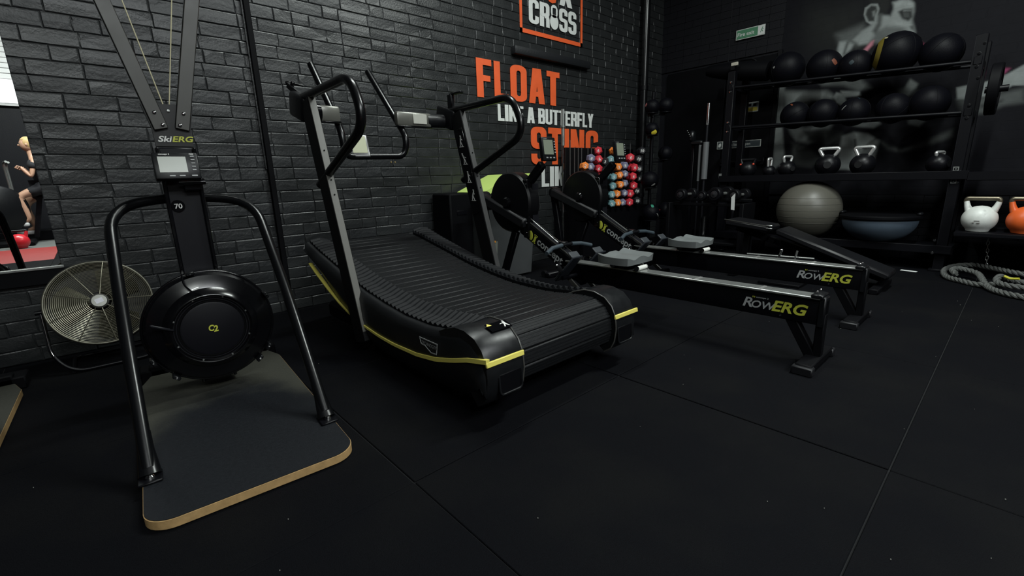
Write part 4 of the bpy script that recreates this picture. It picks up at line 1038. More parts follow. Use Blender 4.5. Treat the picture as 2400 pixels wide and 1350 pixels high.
sign('notice_sign', 'small notice with a yellow lower band on the black door', 2.40, 2.208, 1.556, 1.665, None,
     [panel(2.39, 2.218, 1.566, 1.606, mat('notice_yellow', (.5, .42, .05), .5)), panel(2.39, 2.218, 1.61, 1.655, mat('notice_grey', (.2, .24, .24), .5)), lambda t, x: [MB().box((x - .002, 2.36 - k * .055, 1.633), (.002, .035, .028)).build('pictogram', BLACKM, t) for k in range(3)]])
sign('door_opening_sign', 'dark strip sign reading push bar to open on the door', 2.56, 2.145, 1.163, 1.243, None,
     [panel(2.553, 2.152, 1.17, 1.236, mat('sign_dark', (.03, .04, .045), .5)), words('Push bar to open', 2.54, 1.19, .03, SWHITE, bold=.01, sx=.93)])
sign('hand_sign', 'tiny dark sign with a pale hand pictogram beside the door', 2.655, 2.585, 1.16, 1.25, None,
     [panel(2.647, 2.593, 1.167, 1.243, mat('sign_dark', (.03, .04, .045), .5)), lambda t, x: MB().prism([(-.018, -.02), (.006, -.024), (.018, .0), (.014, .024), (-.004, .02), (-.016, .005)], lambda a, b: (x - .0015, 2.62 - a, 1.205 + b), (-.0006, 0, 0)).build('hand_pictogram', SWHITE, t, smooth=False)])

# ------------------------------------------------------------------ storage rack
rk = thing('storage_rack', 'tall black steel rack holding slam balls, kettlebells and a gym ball', 'rack', (5.5, 1.3, 0))
RKM = mat('rack_black', (.003, .003, .0042), .45, spec=.25)
for (x, y, h) in ((5.36, 2.30, 1.93), (5.36, .40, 1.87), (5.72, 2.30, 1.93), (5.72, .40, 1.87), (5.36, -1.6, 1.87), (5.72, -1.6, 1.87)):
    p = MB().box((x, y, h / 2), (.07, .07, h), bev=.004).build('upright_post', RKM, rk)
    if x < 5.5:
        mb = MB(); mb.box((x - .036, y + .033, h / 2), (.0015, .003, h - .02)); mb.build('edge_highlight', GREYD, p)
    MB().box((x, y, .01), (.14, .12, .02), bev=.004).build('base_plate', RKM, p)
def tilt(z, y): return z - (.09 if z > 1.5 else .06) * (2.3 - y) / 1.9
for z in (1.77, 1.36):
    for x in (5.37, 5.62):
        MB().cyl((x, .38, tilt(z, .38)), (x, 2.34, tilt(z, 2.34)), .014, 12).build('shelf_rail', RKM, rk)
    for y in (.40, 2.30):
        MB().box((5.5, y, tilt(z, y)), (.36, .05, .06), bev=.004).build('shelf_bracket', RKM, rk)
        for dz in (.05, -.045): MB().lathe([(.012, 0), (.009, .007), (0, .008)], (5.324, y, tilt(z, y) + dz), (-1, 0, 0), 10).build('bolt', CHROME, rk)
for z, y0, y1, nm in ((.81, .32, 2.34, 'shelf_plate'), (.19, .32, 2.34, 'shelf_plate'), (.36, -1.62, .33, 'shelf_plate'), (.80, -1.62, .33, 'shelf_plate')):
    MB().box((5.5, (y0 + y1) / 2, z), (.42, y1 - y0, .03), bev=.004).build(nm, RKM, rk)
    MB().box((5.30, (y0 + y1) / 2, z), (.03, y1 - y0, .07), bev=.004).build('shelf_lip', RKM, rk)
for z in (.27, .16): MB().lathe([(.012, 0), (.009, .007), (0, .008)], (5.283, .45, z), (-1, 0, 0), 10).build('bolt', CHROME, rk)
for z in (.84, .75, 1.80, 1.55): MB().lathe([(.01, 0), (.008, .006), (0, .007)], (5.324, .38, z), (-1, 0, 0), 10).build('bolt', CHROME, rk)
st_ = MB().box((5.3225, .405, .81), (.002, .036, .135)).build('logo_sticker', mat('sticker_grey', (.13, .135, .13), .5), rk)
mb = MB()
for k in range(5):
    for q in _ring(0, 0, 1, 1, tx=.25, ty=.25): mb.prism(q, lambda a, b: (5.3205, .417 - a * .024, .75 + k * .025 + b * .02), (-.0006, 0, 0))
mb.build('sticker_print', BLACKM, st_, smooth=False)
MB().box((5.345, 2.285, 2.0), (.02, .07, .035), bev=.003).build('pale_tag', mat('tag_pale', (.35, .33, .28), .5), rk)
MB().box((5.36, 2.3, 1.97), (.05, .04, .05)).build('tag_arm', RKM, rk)
MB().box((5.322, 2.34, .84), (.004, .03, .06)).build('grey_sticker', mat('sticker_grey', (.13, .135, .13), .5), rk)
MB().cyl((5.36, .33, 1.455), (5.36, .2, 1.455), .025, 16).build('plate_peg', RKM, rk)

# bumper plate on the peg
mb = MB(); mb.lathe([(.027, -.03), (.06, -.03), (.065, -.022), (.15, -.022), (.155, -.032), (.185, -.032), (.19, -.026), (.19, .026), (.185, .032), (.155, .032), (.15, .022), (.065, .022), (.06, .03), (.027, .03), (.027, -.03)], (5.36, .278, 1.455), (0, 1, 0), 48, cap=False)
single('bumper_plate', mb, BLACKM, 'black bumper plate hanging edge-on outside the right rack post', 'weight plate', (5.36, .278, 1.265))

# balls on the rack
def ball(name, c, r, m, label, group, cat='ball', extra=None):
    t = thing(name, label, cat, (c[0], c[1], c[2] - r), group=group)
    MB().sph(c, r, n=40).build('ball_shell', m, t)
    mb = MB()
    ax_ = Vector((random.uniform(-1, 1), random.uniform(-1, 1), random.uniform(-1, 1)))
    mb.torus(c, ax_, r * 1.0, .0015, 48, 5)
    mb.torus(c, ax_.cross(Vector((0, 0, 1))), r * 1.0, .0015, 48, 5); mb.build('seam', BLACKM, t)
    if extra: extra(t, Vector(c), r)
    return t
BALLM = mat('ball_leather', (.003, .003, .0045), .5, spec=.13, bump=.25, bscale=180)
def rz_(z, r, dx=.125): return z + .012 + math.sqrt(max((r + .014) ** 2 - dx ** 2, .0))
def patch(colr, d, w, h=None, nm='logo_patch'):
    """round-ish printed patch on the ball facing direction d"""
    def f(t, c, r):
        D = Vector(d).normalized(); a = D.orthogonal().normalized(); b = D.cross(a); mb = MB(); rows = []
        hh = h or w
        for i in range(7):
            row = []
            for j in range(7):
                p = D + a * (w / r) * (-1 + i / 3) * (1 - .25 * (abs(j - 3) / 3) ** 2) * .5 + b * (hh / r) * (-1 + j / 3) * .5
                row.append(c + p.normalized() * (r + .0012))
            rows.append(row)
        mb.strip(rows); mb.build(nm, colr, t)
    return f
def band(colr, axis, off, wd):
    def f(t, c, r):
        ax_ = Vector(axis).normalized(); mb = MB()
        pr = []
        for i in range(7):
            q = off - wd / 2 + wd * i / 6; pr.append((math.sqrt(max(0, (r + .0015) ** 2 - q * q)), q))
        mb.lathe(pr, c, ax_, 48, cap=False); mb.build('colour_band', colr, t)
        mb = MB(); q = off * .45
        for k in range(5):
            for s_ in (0,):
                a = ax_.orthogonal().normalized(); b = ax_.cross(a); th = 2.6 + .22 * k
        return
    return f
MOR = mat('dim_orange', (.12, .03, .012), .5); MYE = mat('dim_yellow', (.09, .07, .01), .5); MTE = mat('dim_teal', (.008, .02, .024), .5); MWH = mat('dim_white', (.2, .2, .19), .5)
def both(*fs):
    def f(t, c, r):
        for g in fs: g(t, c, r)
    return f
topb = [(1.82, .163, 'largest plain slam ball at the left end of the top rack shelf', patch(MWH, (-1, .5, .1), .02)),
        (1.49, .150, 'black ball with an orange mark, second from left on the top shelf', patch(MOR, (-.8, -.85, .1), .035, .06)),
        (1.24, .135, 'smallest black ball on the top shelf, between larger ones', patch(MTE, (-1, .0, .1), .035)),
        (.945, .176, 'big black ball with a yellow band on the top shelf', both(band(mat('band_yellow', (.11, .085, .01), .5), (-.25, 1, .12), .135, .035), patch(mat('pale_mark', (.25, .23, .14), .5), (-.6, .45, .75), .05, .02))),
        (.645, .148, 'black ball at the right end of the top rack shelf', None)]
for y, r, lab, ex in topb:
    ball('slam_ball', (5.495, y, rz_(tilt(1.77, y), r)), r, BALLM, lab, 'slam balls on the top rack shelf', extra=ex)
midb = [(1.70, .132, 'left end ball on the middle rack shelf with a small pale print', patch(MOR, (-.7, .1, .8), .04, .015)),
        (1.455, .132, 'plain black ball second from left on the middle shelf', None),
        (1.20, .128, 'centre ball on the middle shelf with a white streak', both(patch(MWH, (-1, .55, .35), .008, .05), patch(MTE, (-.4, -.3, .9), .04, .01))),
        (.91, .13, 'dark ball right of centre on the middle rack shelf', None),
        (.665, .142, 'largest ball on the middle shelf, beside the right post', None)]
for y, r, lab, ex in midb:
    ball('slam_ball', (5.495, y, rz_(tilt(1.36, y), r)), r, BALLM, lab, 'slam balls on the middle rack shelf', extra=ex)
# black sandbag lying on the shelf end
t = thing('sandbag', 'long black sandbag jutting from the left end of the top shelf', 'sandbag', (5.42, 2.3, 1.79))
mb = MB(); n = 14; P = [Vector((5.5 - .0 * k, 1.99 + .66 * k / n, 1.90 + .11 * k / n)) for k in range(n + 1)]
mb.tube(P, [.03 + .07 * math.sin(PI * min(1, .12 + .88 * (1 - k / n) ** .8) * .55 + .1) for k in range(n + 1)], 20); mb.build('bag_body', BLACKM, t)
MB().tube(fillet([(5.5, 2.1, 1.98), (5.5, 2.15, 2.05), (5.5, 2.3, 2.06), (5.5, 2.35, 2.01)], .04), .012, 8).build('bag_strap', BLACKM, t)

# kettlebells
def kettlebell(r, h, hw, body, handle, label, group, comp=False, base=None):
    """local: origin at base centre; handle spans y"""
    t = thing('kettlebell', label, 'kettlebell', (0, 0, 0), local=True, group=group)
    zc = r * .92
    pr = [(0, 0), (r * .55, 0), (r * .62, .004)]
    for k in range(1, 17):
        a = -PI / 2 + .62 + (PI - .9) * k / 16; pr.append((math.cos(a) * r, zc + math.sin(a) * r * .98))
    pr += [(0, zc + r * .98)]
    MB().lathe(pr, n=36, cap=False).build('bell', body, t)
    if comp:
        for s in (-1, 1):
            MB().tube([(0, s * r * .62, zc + r * .55), (0, s * r * .78, zc + r * .95), (0, s * r * .86, zc + r * 1.28)], [r * .34, r * .25, r * .21], 16, sc=(1, .75)).build('horn', body, t)
        P = fillet([(0, -r * .88, zc + r * 1.22), (0, -r * .86, h - .016), (0, r * .86, h - .016), (0, r * .88, zc + r * 1.22)], r * .85, 8)
        MB().tube(P, .0165, 14).build('handle', handle, t, label='worn bare metal handle')
    else:
        P = fillet([(0, -r * .42, zc + r * .78), (0, -hw, h - .014), (0, hw, h - .014), (0, r * .42, zc + r * .78)], r * .3, 6)
        MB().tube(P, .0165 if r > .1 else .0125, 14).build('handle', handle, t)
    return t
KBB = mat('kettlebell_black', (.004, .004, .005), .38, spec=.3, bump=.15, bscale=120)
ks = [(1.34, .108, .27, .088, 'large black kettlebell with a wide chrome handle, left of the pair', 12),
      (1.06, .102, .265, .082, 'large black kettlebell with a chrome handle, right of the pair', -8),
      (1.70, .083, .215, .05, 'smaller kettlebell with a narrow chrome handle, third shelf left', 55),
      (1.87, .062, .2, .035, 'slim kettlebell with a thin chrome glint beside the small ones', 80),
      (.53, .085, .19, .045, 'black kettlebell alone near the right rack post', 60)]
for y, r, h, hw, lab, a in ks:
    k = kettlebell(r, h, hw, KBB, mat('handle_chrome', (.75, .76, .75), .27, metal=.75), lab, 'kettlebells on the third rack shelf'); k.location = (5.43, y, .825); k.rotation_euler = (0, 0, R(a))
    MB().lathe([(r * .3, 0), (r * .3, .001), (0, .001)], (-r * 1.0, 0, r * .92), (-1, 0, 0), 16).build('weight_mark', mat('mark_grey', (.008, .008, .008), .5), k)
k = kettlebell(.088, .2, .085, KBB, BLACKP, 'black competition kettlebell with red collars at the shelf left end', 'kettlebells on the third rack shelf', comp=True)
k.location = (5.43, 2.09, .825)
for s in (-1, 1): MB().sph((-.03, s * .066, .135), .012, n=10).build('red_collar', mat('red_collar_plastic', (.5, .05, .02), .5), k)  # collars in one plain red
WK = mat('white_enamel', (.56, .58, .55), .42, noise=.1, nscale=25, col2=(.35, .36, .34), c2scale=18, c2lo=.62, c2hi=.75)
OK_ = mat('orange_enamel', (.6, .1, .02), .4, noise=.1, nscale=20)
RK_ = mat('red_enamel', (.5, .02, .03), .3)
WH = mat('worn_handle', (.16, .14, .10), .4, metal=.8, noise=.3, nscale=40)
k = kettlebell(.106, .272, .09, WK, WH, 'scuffed white competition kettlebell on the low right shelf', 'competition kettlebells', comp=True)
k.location = (5.16, .203, .375); k.rotation_euler = (0, 0, R(-4))
MB().box((5.16, -.6, .36), (.3, 1.85, .03), bev=.004).build('shelf_extension', RKM, rk)
mb = MB(); text_into(mb, 'KETTLEBELL', (-.1085, .035, .1), (0, -1, 0), (0, 0, 1), .008, bold=.01) if False else None
for (a, b, c_) in ((0, 0, 14), (-.01, -.016, 9), (.02, -.014, 6)):
    mb.box((-.106, a, .09 + b), (.003, .0022 * c_, .006))
mb.build('worn_print', mat('worn_ink', (.16, .15, .14), .6), k)
k2 = kettlebell(.106, .272, .09, OK_, WH, 'orange competition kettlebell cut by the right photo edge', 'competition kettlebells', comp=True)
k2.location = (5.16, -.045, .375)

# gym ball and dome trainer on the bottom shelf
t = thing('gym_ball', 'large dull grey inflated gym ball on the bottom rack shelf', 'exercise ball', (5.44, 1.46, .205))
MB().sph((5.44, 1.46, .205 + .285), .288, sc=(1, 1, .985), n=64).build('ball_shell', mat('gym_ball_grey', (.085, .082, .068), .42, spec=.45), t)
mb = MB()
for z in (-.12, -.06, 0, .06, .12): mb.torus((5.44, 1.46, .49 + z), (0, 0, 1), math.sqrt(.288 ** 2 - z * z), .0016, 64, 5)
mb.build('ball_rib', mat('gym_ball_rib', (.07, .068, .058), .5), t)
t = thing('balance_trainer', 'blue grey dome balance trainer lying upside down on the bottom shelf', 'balance trainer', (5.42, .87, .205))
pr = [(0, 0)] + [(.285 * math.sin(a), .215 * (1 - math.cos(a))) for a in [PI / 2 * k / 14 for k in range(1, 15)]] + [(.285, .225)]
MB().lathe(pr, (5.42, .87, .205), (0, 0, 1), 56, cap=False).build('dome', mat('dome_blue', (.065, .09, .12), .5), t)
MB().lathe([(0, .222), (.295, .222), (.305, .232), (.305, .25), (.292, .262), (0, .265)], (5.42, .87, .205), (0, 0, 1), 56, cap=False).build('platform', BLACKM, t)
for s in (-1, 1): MB().box((5.42, .87 + s * .285, .478), (.12, .04, .025), bev=.01).build('grip', BLACKP, t)

# battle rope piled on the floor
def rope(mb, pts, r=.02, pitch=.11, n=7):
    P = [Vector(p) for p in pts]; Q = []
    for i in range(len(P) - 1):
        p0, p1, p2, p3 = P[max(i - 1, 0)], P[i], P[i + 1], P[min(i + 2, len(P) - 1)]
        for k in range(16):
            t = k / 16; Q.append(.5 * ((2 * p1) + (-p0 + p2) * t + (2 * p0 - 5 * p1 + 4 * p2 - p3) * t * t + (-p0 + 3 * p1 - 3 * p2 + p3) * t ** 3))
    Q.append(P[-1]); out = [Q[0]]; acc = 0
    for a, b in zip(Q, Q[1:]):
        L = (b - a).length
        while acc + L > .012: a = a + (b - a).normalized() * (.012 - acc); out.append(a); L = (b - a).length; acc = 0
        acc += L
    for s in range(3):
        path = []
        for i, p in enumerate(out):
            tq = (out[min(i + 1, len(out) - 1)] - out[max(i - 1, 0)]).normalized(); a = Vector((0, 0, 1)); a = (a - tq * a.dot(tq)).normalized(); b = tq.cross(a)
            th = 2 * PI * (i * .012 / pitch + s / 3); path.append(p + (a * math.cos(th) + b * math.sin(th)) * r * .5)
        mb.tube(path, r * .56, n)
    return out
rp = thing('battle_rope', 'thick grey twisted battle rope heaped on the floor by the rack', 'rope', (5.0, .1, 0))
ROPE = mat('rope_grey', (.07, .074, .07), .8, noise=.25, nscale=120, bump=.5, bscale=500)
mb = MB()
o1 = rope(mb, [(4.98, -.75, .05), (5.0, -.4, .075), (5.05, -.10, .085), (5.2, .06, .085), (5.32, .19, .08), (5.30, .30, .06), (5.16, .345, .04), (4.98, .31, .022), (4.86, .22, .022), (4.78, .12, .022), (4.72, .02, .05)])
mb.build('rope_strand', ROPE, rp)
mb = MB(); rope(mb, [(4.93, .26, .06), (5.03, .29, .075), (5.10, .24, .075), (5.06, .15, .06), (4.88, .11, .05), (4.72, .07, .025), (4.58, .0, .022), (4.5, -.1, .022), (4.4, -.35, .022), (4.3, -.8, .022)]); mb.build('rope_strand', ROPE, rp)
mb = MB(); rope(mb, [(4.98, -.8, .022), (4.95, -.3, .022), (4.92, -.05, .055), (4.82, .02, .09), (4.74, .03, .065), (4.66, -.02, .06), (4.62, -.12, .06), (4.6, -.5, .03)]); mb.build('rope_strand', ROPE, rp)
mb = MB(); mb.tube(fillet([(4.80, -.0, .1), (4.79, -.03, .085), (4.77, -.075, .095)], .02), .009, 8); mb.build('yellow_tie', mat('tie_yellow', (.42, .4, .03), .5), rp)
ch = thing('anchor_chain', 'short steel chain hanging down to the battle rope', 'chain', (5.27, .12, .08))
for k in range(9):
    z = .335 - .03 * k; c = Vector((5.262, .135 - .003 * k, z)); a = 0 if k % 2 else PI / 2
    pts_ = [c + Vector((math.cos(a) * .008 * math.cos(q), math.sin(a) * .008 * math.cos(q), .018 * math.sin(q))) for q in [2 * PI * j / 12 for j in range(12)]]
    MB().tube(pts_, .0028, 6, closed=True).build('chain_link', STEEL, ch)
MB().box((5.18, .575, .001), (.09, .12, .0012)).build('x', SWHITE) if False else None
mb = MB(); mb.beam((5.19, .625, .004), (5.17, .515, .004), .035, .003, bev=0); single('floor_tape', mb, mat('tape_white', (.75, .78, .76), .5), 'short white tape strip on the dark floor near the rack', 'tape', (5.18, .57, 0))

# ------------------------------------------------------------------ dumbbell stack rack by the brick wall
dk = thing('dumbbell_rack', 'black rack with upright rods behind the coloured dumbbells', 'rack', (4.4, 3.2, 0))
MB().box((4.41, 3.21, .265), (1.30, .34, .53), bev=.006).build('rack_base', BLACKM, dk)
MB().box((4.47, 3.36, .86), (1.26, .03, .66), bev=.003).build('back_panel', mat('panel_black', (.003, .003, .0035), .6, spec=.2), dk)
for x, z in ((3.80, 1.25), (3.87, 1.18), (3.93, 1.18), (3.985, 1.18), (4.09, 1.18), (4.15, 1.18), (4.29, 1.18), (4.39, 1.18), (4.74, 1.18), (4.88, 1.24)):
    MB().cyl((x - .06, 3.2, .52), (x - .06, 3.2, z), .0045, 8).build('rod', mat('rod_grey', (.12, .12, .12), .35, metal=.6), dk)
MB().cyl((3.72, 3.2, .9), (4.95, 3.2, .9), .004, 8).build('cross_rod', BLACK, dk)
def dumbbell(m, num, label, group, r=.043, hx=6):
    t = thing('hex_dumbbell', label, 'dumbbell', (0, 0, 0), local=True, group=group)
    for s, y in ((-1, -.052), (1, .052)):
        pr = [(0, -.03), (r * .72, -.03), (r * .98, -.016), (r * 1.06, 0), (r * .98, .016), (r * .72, .03), (0, .03)]
        MB().lathe(pr, (0, y, 0), (0, 1, 0), hx, cap=False).build('head', m, t, ang=20)
    MB().cyl((0, -.03, 0), (0, .03, 0), .014, 10).build('handle', m, t)
    mb = MB(); text_into(mb, num, (0, -.0828, -.014), (1, 0, 0), (0, 0, 1), .028, bold=.02, align='C'); mb.build('number', LOGOW, t, smooth=False)
    return t
DC = {'orange': (mat('neoprene_orange', (.72, .2, .03), .45), '2'), 'slate': (mat('neoprene_slate', (.14, .145, .22), .45), '8'), 'red': (mat('neoprene_red', (.5, .025, .04), .42), '6'), 'teal': (mat('neoprene_teal', (.12, .24, .26), .45), '5'), 'black': (mat('neoprene_black', (.014, .014, .015), .45), '10')}
ST = [
 ('orange', [(3.775, .985)], 'lone orange hex dumbbell at the left of the dumbbell rack'),
 ('slate', [(3.879, 1.063), (3.880, .975)], 'slate blue hex dumbbell, {} of the left slate pair'),
 ('red', [(4.005, 1.138), (3.990, 1.05), (4.004, .962), (4.02, .874)], 'red hex dumbbell, {} in the left red stack'),
 ('black', [(4.118, 1.03), (4.106, .935)], 'black hex dumbbell, {} beside the left red stack'),
 ('teal', [(4.222, 1.052), (4.196, .96), (4.248, .868), (4.268, .775), (4.236, .682), (4.25, .588)], 'teal hex dumbbell, {} in the teal stack'),
 ('orange', [(4.278, 1.145), (4.342, .975), (4.369, .885), (4.392, .785), (4.336, .688), (4.342, .59)], 'orange hex dumbbell, {} in the orange stack'),
 ('slate', [(4.472, .99), (4.466, .898), (4.492, .795), (4.466, .688), (4.456, .588)], 'slate blue hex dumbbell, {} in the right slate stack'),
 ('red', [(4.575, 1.07), (4.645, .965), (4.62, .865), (4.668, .765), (4.6, .68), (4.582, .585)], 'red hex dumbbell, {} in the right red stack'),
 ('black', [(4.804, 1.146), (4.742, 1.055), (4.755, .945), (4.80, .835), (4.735, .70), (4.72, .592)], 'black hex dumbbell, {} at the right end of the rack'),
]
ORD = ['topmost', 'second from top', 'third from top', 'fourth from top', 'fifth from top', 'bottom']
made = {}
for cn, pos, lab in ST:
    for i, (x, z) in enumerate(pos):
        o = ORD[i] if i < len(pos) - 1 else ('bottom' if len(pos) > 1 else '')
        L = lab.format(o); L = L.replace('topmost of the left slate pair', 'upper of the left slate pair').replace('bottom of the left slate pair', 'lower of the left slate pair')
        r = .047 if cn in ('red', 'black') and x > 4.5 else .0415
        key = (cn, r)
        if key not in made:
            m_, nu = DC[cn]
            if cn == 'black' and x < 4.2: nu = '3'
            made[key] = d = dumbbell(m_, nu, L, cn + ' dumbbells stacked in the rack', r)
        else:
            d = copy_tree(made[key]); d['label'] = L
        d.location = (x, 3.045 + .0 * i, z); d.rotation_euler = (R(random.uniform(-3, 3)), random.uniform(-.5, .5), R(-44 + random.uniform(-9, 9)))
# supports under the partly hidden left stacks
for a, b, z in ((3.765, 3.94, .925), (3.95, 4.065, .82), (4.07, 4.16, .885)):
    MB().box(((a + b) / 2, 3.12, z / 2 + .26), (b - a - .01, .16, z - .53 + .0), bev=.003).build('tray', BLACKM, dk)

# tall chrome barbell leaning in its holder at the rack's left end
bb_ = thing('barbell', 'chrome barbell standing upright at the left of the dumbbell rack', 'barbell', (3.585, 3.16, 0))
MB().cyl((3.585, 3.16, .02), (3.585, 3.16, 1.19), .0105, 14).build('shaft', CHROME, bb_)
MB().cyl((3.585, 3.16, 1.19), (3.585, 3.16, 1.53), .017, 16).build('sleeve', STEEL, bb_)
MB().cyl((3.585, 3.16, 1.36), (3.585, 3.16, 1.375), .026, 16).build('collar', STEEL, bb_)
MB().box((3.585, 3.16, .03), (.12, .12, .06), bev=.01).build('holder_foot', BLACK, bb_)

# ------------------------------------------------------------------ slam ball tree
tr = thing('ball_stand', 'upright black stand carrying slam balls in the dark corner', 'stand', (4.93, 2.98, 0))
MB().box((4.92, 2.88, .02), (.4, .24, .04), bev=.01).build('stand_base', BLACKM, tr)
MB().cyl((4.925, 2.985, .02), (4.925, 2.985, 1.78), .02, 12).build('stand_pole', BLACK, tr)
TB = [((4.735, 2.88, 1.60), .079, 'upper left ball with a reddish valve on the corner stand', patch(mat('dim_red', (.25, .08, .08), .5), (-.9, .5, .3), .035)),
      ((5.02, 2.88, 1.635), .085, 'upper right ball on the corner stand, almost black', None),
      ((4.75, 2.88, 1.366), .075, 'ball with a bright yellow patch on the corner stand', patch(mat('patch_yellow', (.6, .5, .04), .5), (-.55, -.75, -.55), .065, .05)),
      ((5.055, 2.88, 1.115), .082, 'right hand ball at middle height on the corner stand', None),
      ((4.745, 2.88, .82), .098, 'left ball with a small white label on the corner stand', patch(MWH, (-.45, -.75, -.5), .05, .018)),
      ((4.80, 2.88, .45), .097, 'low left ball with a green top patch on the stand', both(patch(mat('patch_green', (.03, .2, .13), .5), (-.35, -.35, .85), .06, .03), patch(MWH, (-.1, -.95, -.2), .01, .06))),
      ((5.115, 2.88, .46), .094, 'low right ball with a red valve on the corner stand', patch(mat('dim_red2', (.4, .03, .04), .5), (-.97, .2, .1), .015))]
for c, r, lab, ex in TB:
    ball('slam_ball', c, r, BALLM, lab, 'slam balls on the corner stand', extra=ex)
    s = -1 if c[0] < 4.92 else 1
    zz = c[2] - r - .006
    mb = MB(); mb.cyl((4.925, 2.985, zz), (c[0], c[1] + .02, zz), .009, 8); mb.torus((c[0], c[1], zz + .02), (0, 0, 1), r * .75, .006, 24, 6); mb.box((c[0] + s * .0, c[1] + .03, zz), (.03, .03, .02)); mb.build('stand_arm', BLACK, tr)
    MB().sph((c[0] + .11, 2.94, c[2] - .06), .018, n=10).build('arm_end', GREY, tr)

# ------------------------------------------------------------------ upright bars, round dumbbells, bench in the dark middle ground
for i, (y, x, z0, z1, zs, lab) in enumerate(((2.45, 5.16, .03, 1.615, 1.394, 'barbell with a shining sleeve standing upright in the dark corner'), (2.53, 5.19, .03, 1.205, .795, 'shorter grey bar standing left of the shining barbell'))):
    t = thing('barbell', lab, 'barbell', (x, y, 0))
    MB().cyl((x, y, z0), (x, y, z1), .013, 14).build('shaft', GREYD, t)
    MB().cyl((x, y - .0, zs), (x, y, z1), .0165, 16).build('sleeve', CHROME if i == 0 else mat('grey_tube', (.1, .105, .11), .4), t)
    if i == 0:
        MB().cyl((x, y, .816), (x, y, 1.215), .032, 16).build('grey_grip', mat('grey_tube', (.1, .105, .11), .4), t)
        MB().cyl((x - .02, y - .045, .165), (x - .02, y - .045, .406), .022, 16).build('lower_sleeve', CHROME, t)
t = thing('bar_holder', 'black floor holder for the upright bars', 'holder', (5.17, 2.49, 0))
MB().box((5.16, 2.53, .06), (.2, .3, .12), bev=.01).build('holder_base', BLACKM, t)
for y in (2.45, 2.53): MB().lathe([(.02, .0), (.03, .0), (.03, .14), (.02, .14)], (5.16 if y < 2.5 else 5.19, y, .1), n=20, cap=False).build('holder_tube', BLACK, t)
mb = MB(); mb.box((5.19, 2.63, 1.29), (.08, .06, .12), bev=.02); mb.box((5.19, 2.57, 1.215), (.06, .14, .05), bev=.015); mb.build('bar_clamp', BLACKP, t)
for k in range(4): MB().sph((5.145, 2.67 - .012 * k, 1.35 - .02 * k), .006, n=8).build('clamp_screw', STEEL, t)
MB().beam((5.23, 2.63, .1), (5.23, 2.63, 1.3), .03, .03, upv=(0, 1, 0)).build('holder_post', BLACK, t)
t = thing('low_dumbbell_rack', 'low black rack holding the round dumbbells', 'rack', (4.86, 2.2, 0))
for y in (1.84, 2.62): MB().box((4.86, y, .29), (.3, .04, .58), bev=.005).build('side_frame', BLACKM, t)
for x, z in ((4.80, .56), (4.94, .60)): MB().box((x, 2.23, z), (.03, .8, .03), bev=.004).build('saddle_rail', BLACKM, t)
MB().box((4.88, 2.23, .16), (.26, .76, .03), bev=.004).build('lower_shelf', BLACKM, t)
def round_db(label, r):
    t = thing('round_dumbbell', label, 'dumbbell', (0, 0, 0), local=True, group='round dumbbells on the low rack')
    for s in (-1, 1):
        MB().lathe([(0, -.03), (r * .9, -.03), (r, -.022), (r, .022), (r * .9, .03), (r * .62, .031), (r * .6, .024), (0, .024)], (s * .095, 0, 0), (s, 0, 0), 32, cap=False).build('head', mat('db_rubber', (.005, .005, .006), .38, spec=.35), t)
        MB().lathe([(r * .55, .024), (r * .5, .034), (.012, .036), (0, .045)], (s * .095, 0, 0), (s, 0, 0), 24, cap=False).build('end_cap', mat('db_cap', (.04, .04, .045), .3, metal=.5), t)
    MB().cyl((-.07, 0, 0), (.07, 0, 0), .015, 12).build('handle', STEEL, t)
    return t
d0 = round_db('left end round dumbbell on the low rack', .062)
RD = [(2.49, .62, 1, 'left end round dumbbell on the low rack'), (2.27, .635, .8, 'smallest round dumbbell on the low rack, half hidden'), (2.11, .665, 1.12, 'largest round dumbbell with a bright end cap on the low rack'), (1.93, .66, .95, 'right end round dumbbell above the white tag')]
for i, (y, z, s, lab) in enumerate(RD):
    d = d0 if i == 0 else copy_tree(d0)
    d.location = (4.87, y, .60 + .062 * s); d.scale = (s, s, s); d['label'] = lab; d.rotation_euler = (0, 0, R(-8))
bn = thing('weight_bench', 'low black adjustable bench sloping down behind the rowing machines', 'bench', (4.3, 1.2, 0))
PAD = mat('bench_vinyl', (.004, .004, .005), .45)
MB().beam((4.3, 1.76, .455), (4.3, 1.39, .41), .27, .055, bev=.015).build('seat_pad', PAD, bn)
MB().beam((4.3, 1.34, .40), (4.3, .56, .11), .27, .055, bev=.015).build('back_pad', PAD, bn)
MB().beam((4.3, 1.7, .40), (4.3, .62, .08), .05, .05, bev=.004).build('main_beam', BLACKM, bn)
for y in (1.62, .62):
    MB().box((4.3, y, .02), (.5, .06, .04), bev=.006).build('floor_foot', BLACKM, bn)
MB().beam((4.3, 1.6, .40), (4.3, 1.62, .03), .05, .05, upv=(0, 1, 0)).build('bench_post', BLACKM, bn)
mb = MB(); mb.beam((4.17, 1.765, .48), (4.17, 1.40, .435), .006, .006, bev=0); mb.build('piping', GREY, bn)
for s in (-1, 1): MB().box((4.17, 1.39 + .0, .43 + s * .012), (.02, .05, .01), bev=.004).build('hinge_cap', STEEL, bn)
tgm = MB(); tgm.prism([(1.775, .665), (1.745, .70), (1.74, .55), (1.77, .555)], lambda a, b: (4.3, a, b), (.004, 0, 0)); single('paper_tag', tgm, mat('tag_white', (.5, .51, .5), .6), 'slanted white paper tag standing on the bench end', 'tag', (4.3, 1.76, .48))
mb = MB(); mb.beam((4.303, 1.757, .556), (4.303, 1.757, .475), .02, .006, upv=(1, 0, 0)); mb.build('tag_holder', BLACK, bn)
ex = thing('pedal_frame', 'chrome crossbar frame with pegs lying behind the far rowing machine', 'frame', (4.0, 1.3, 0))
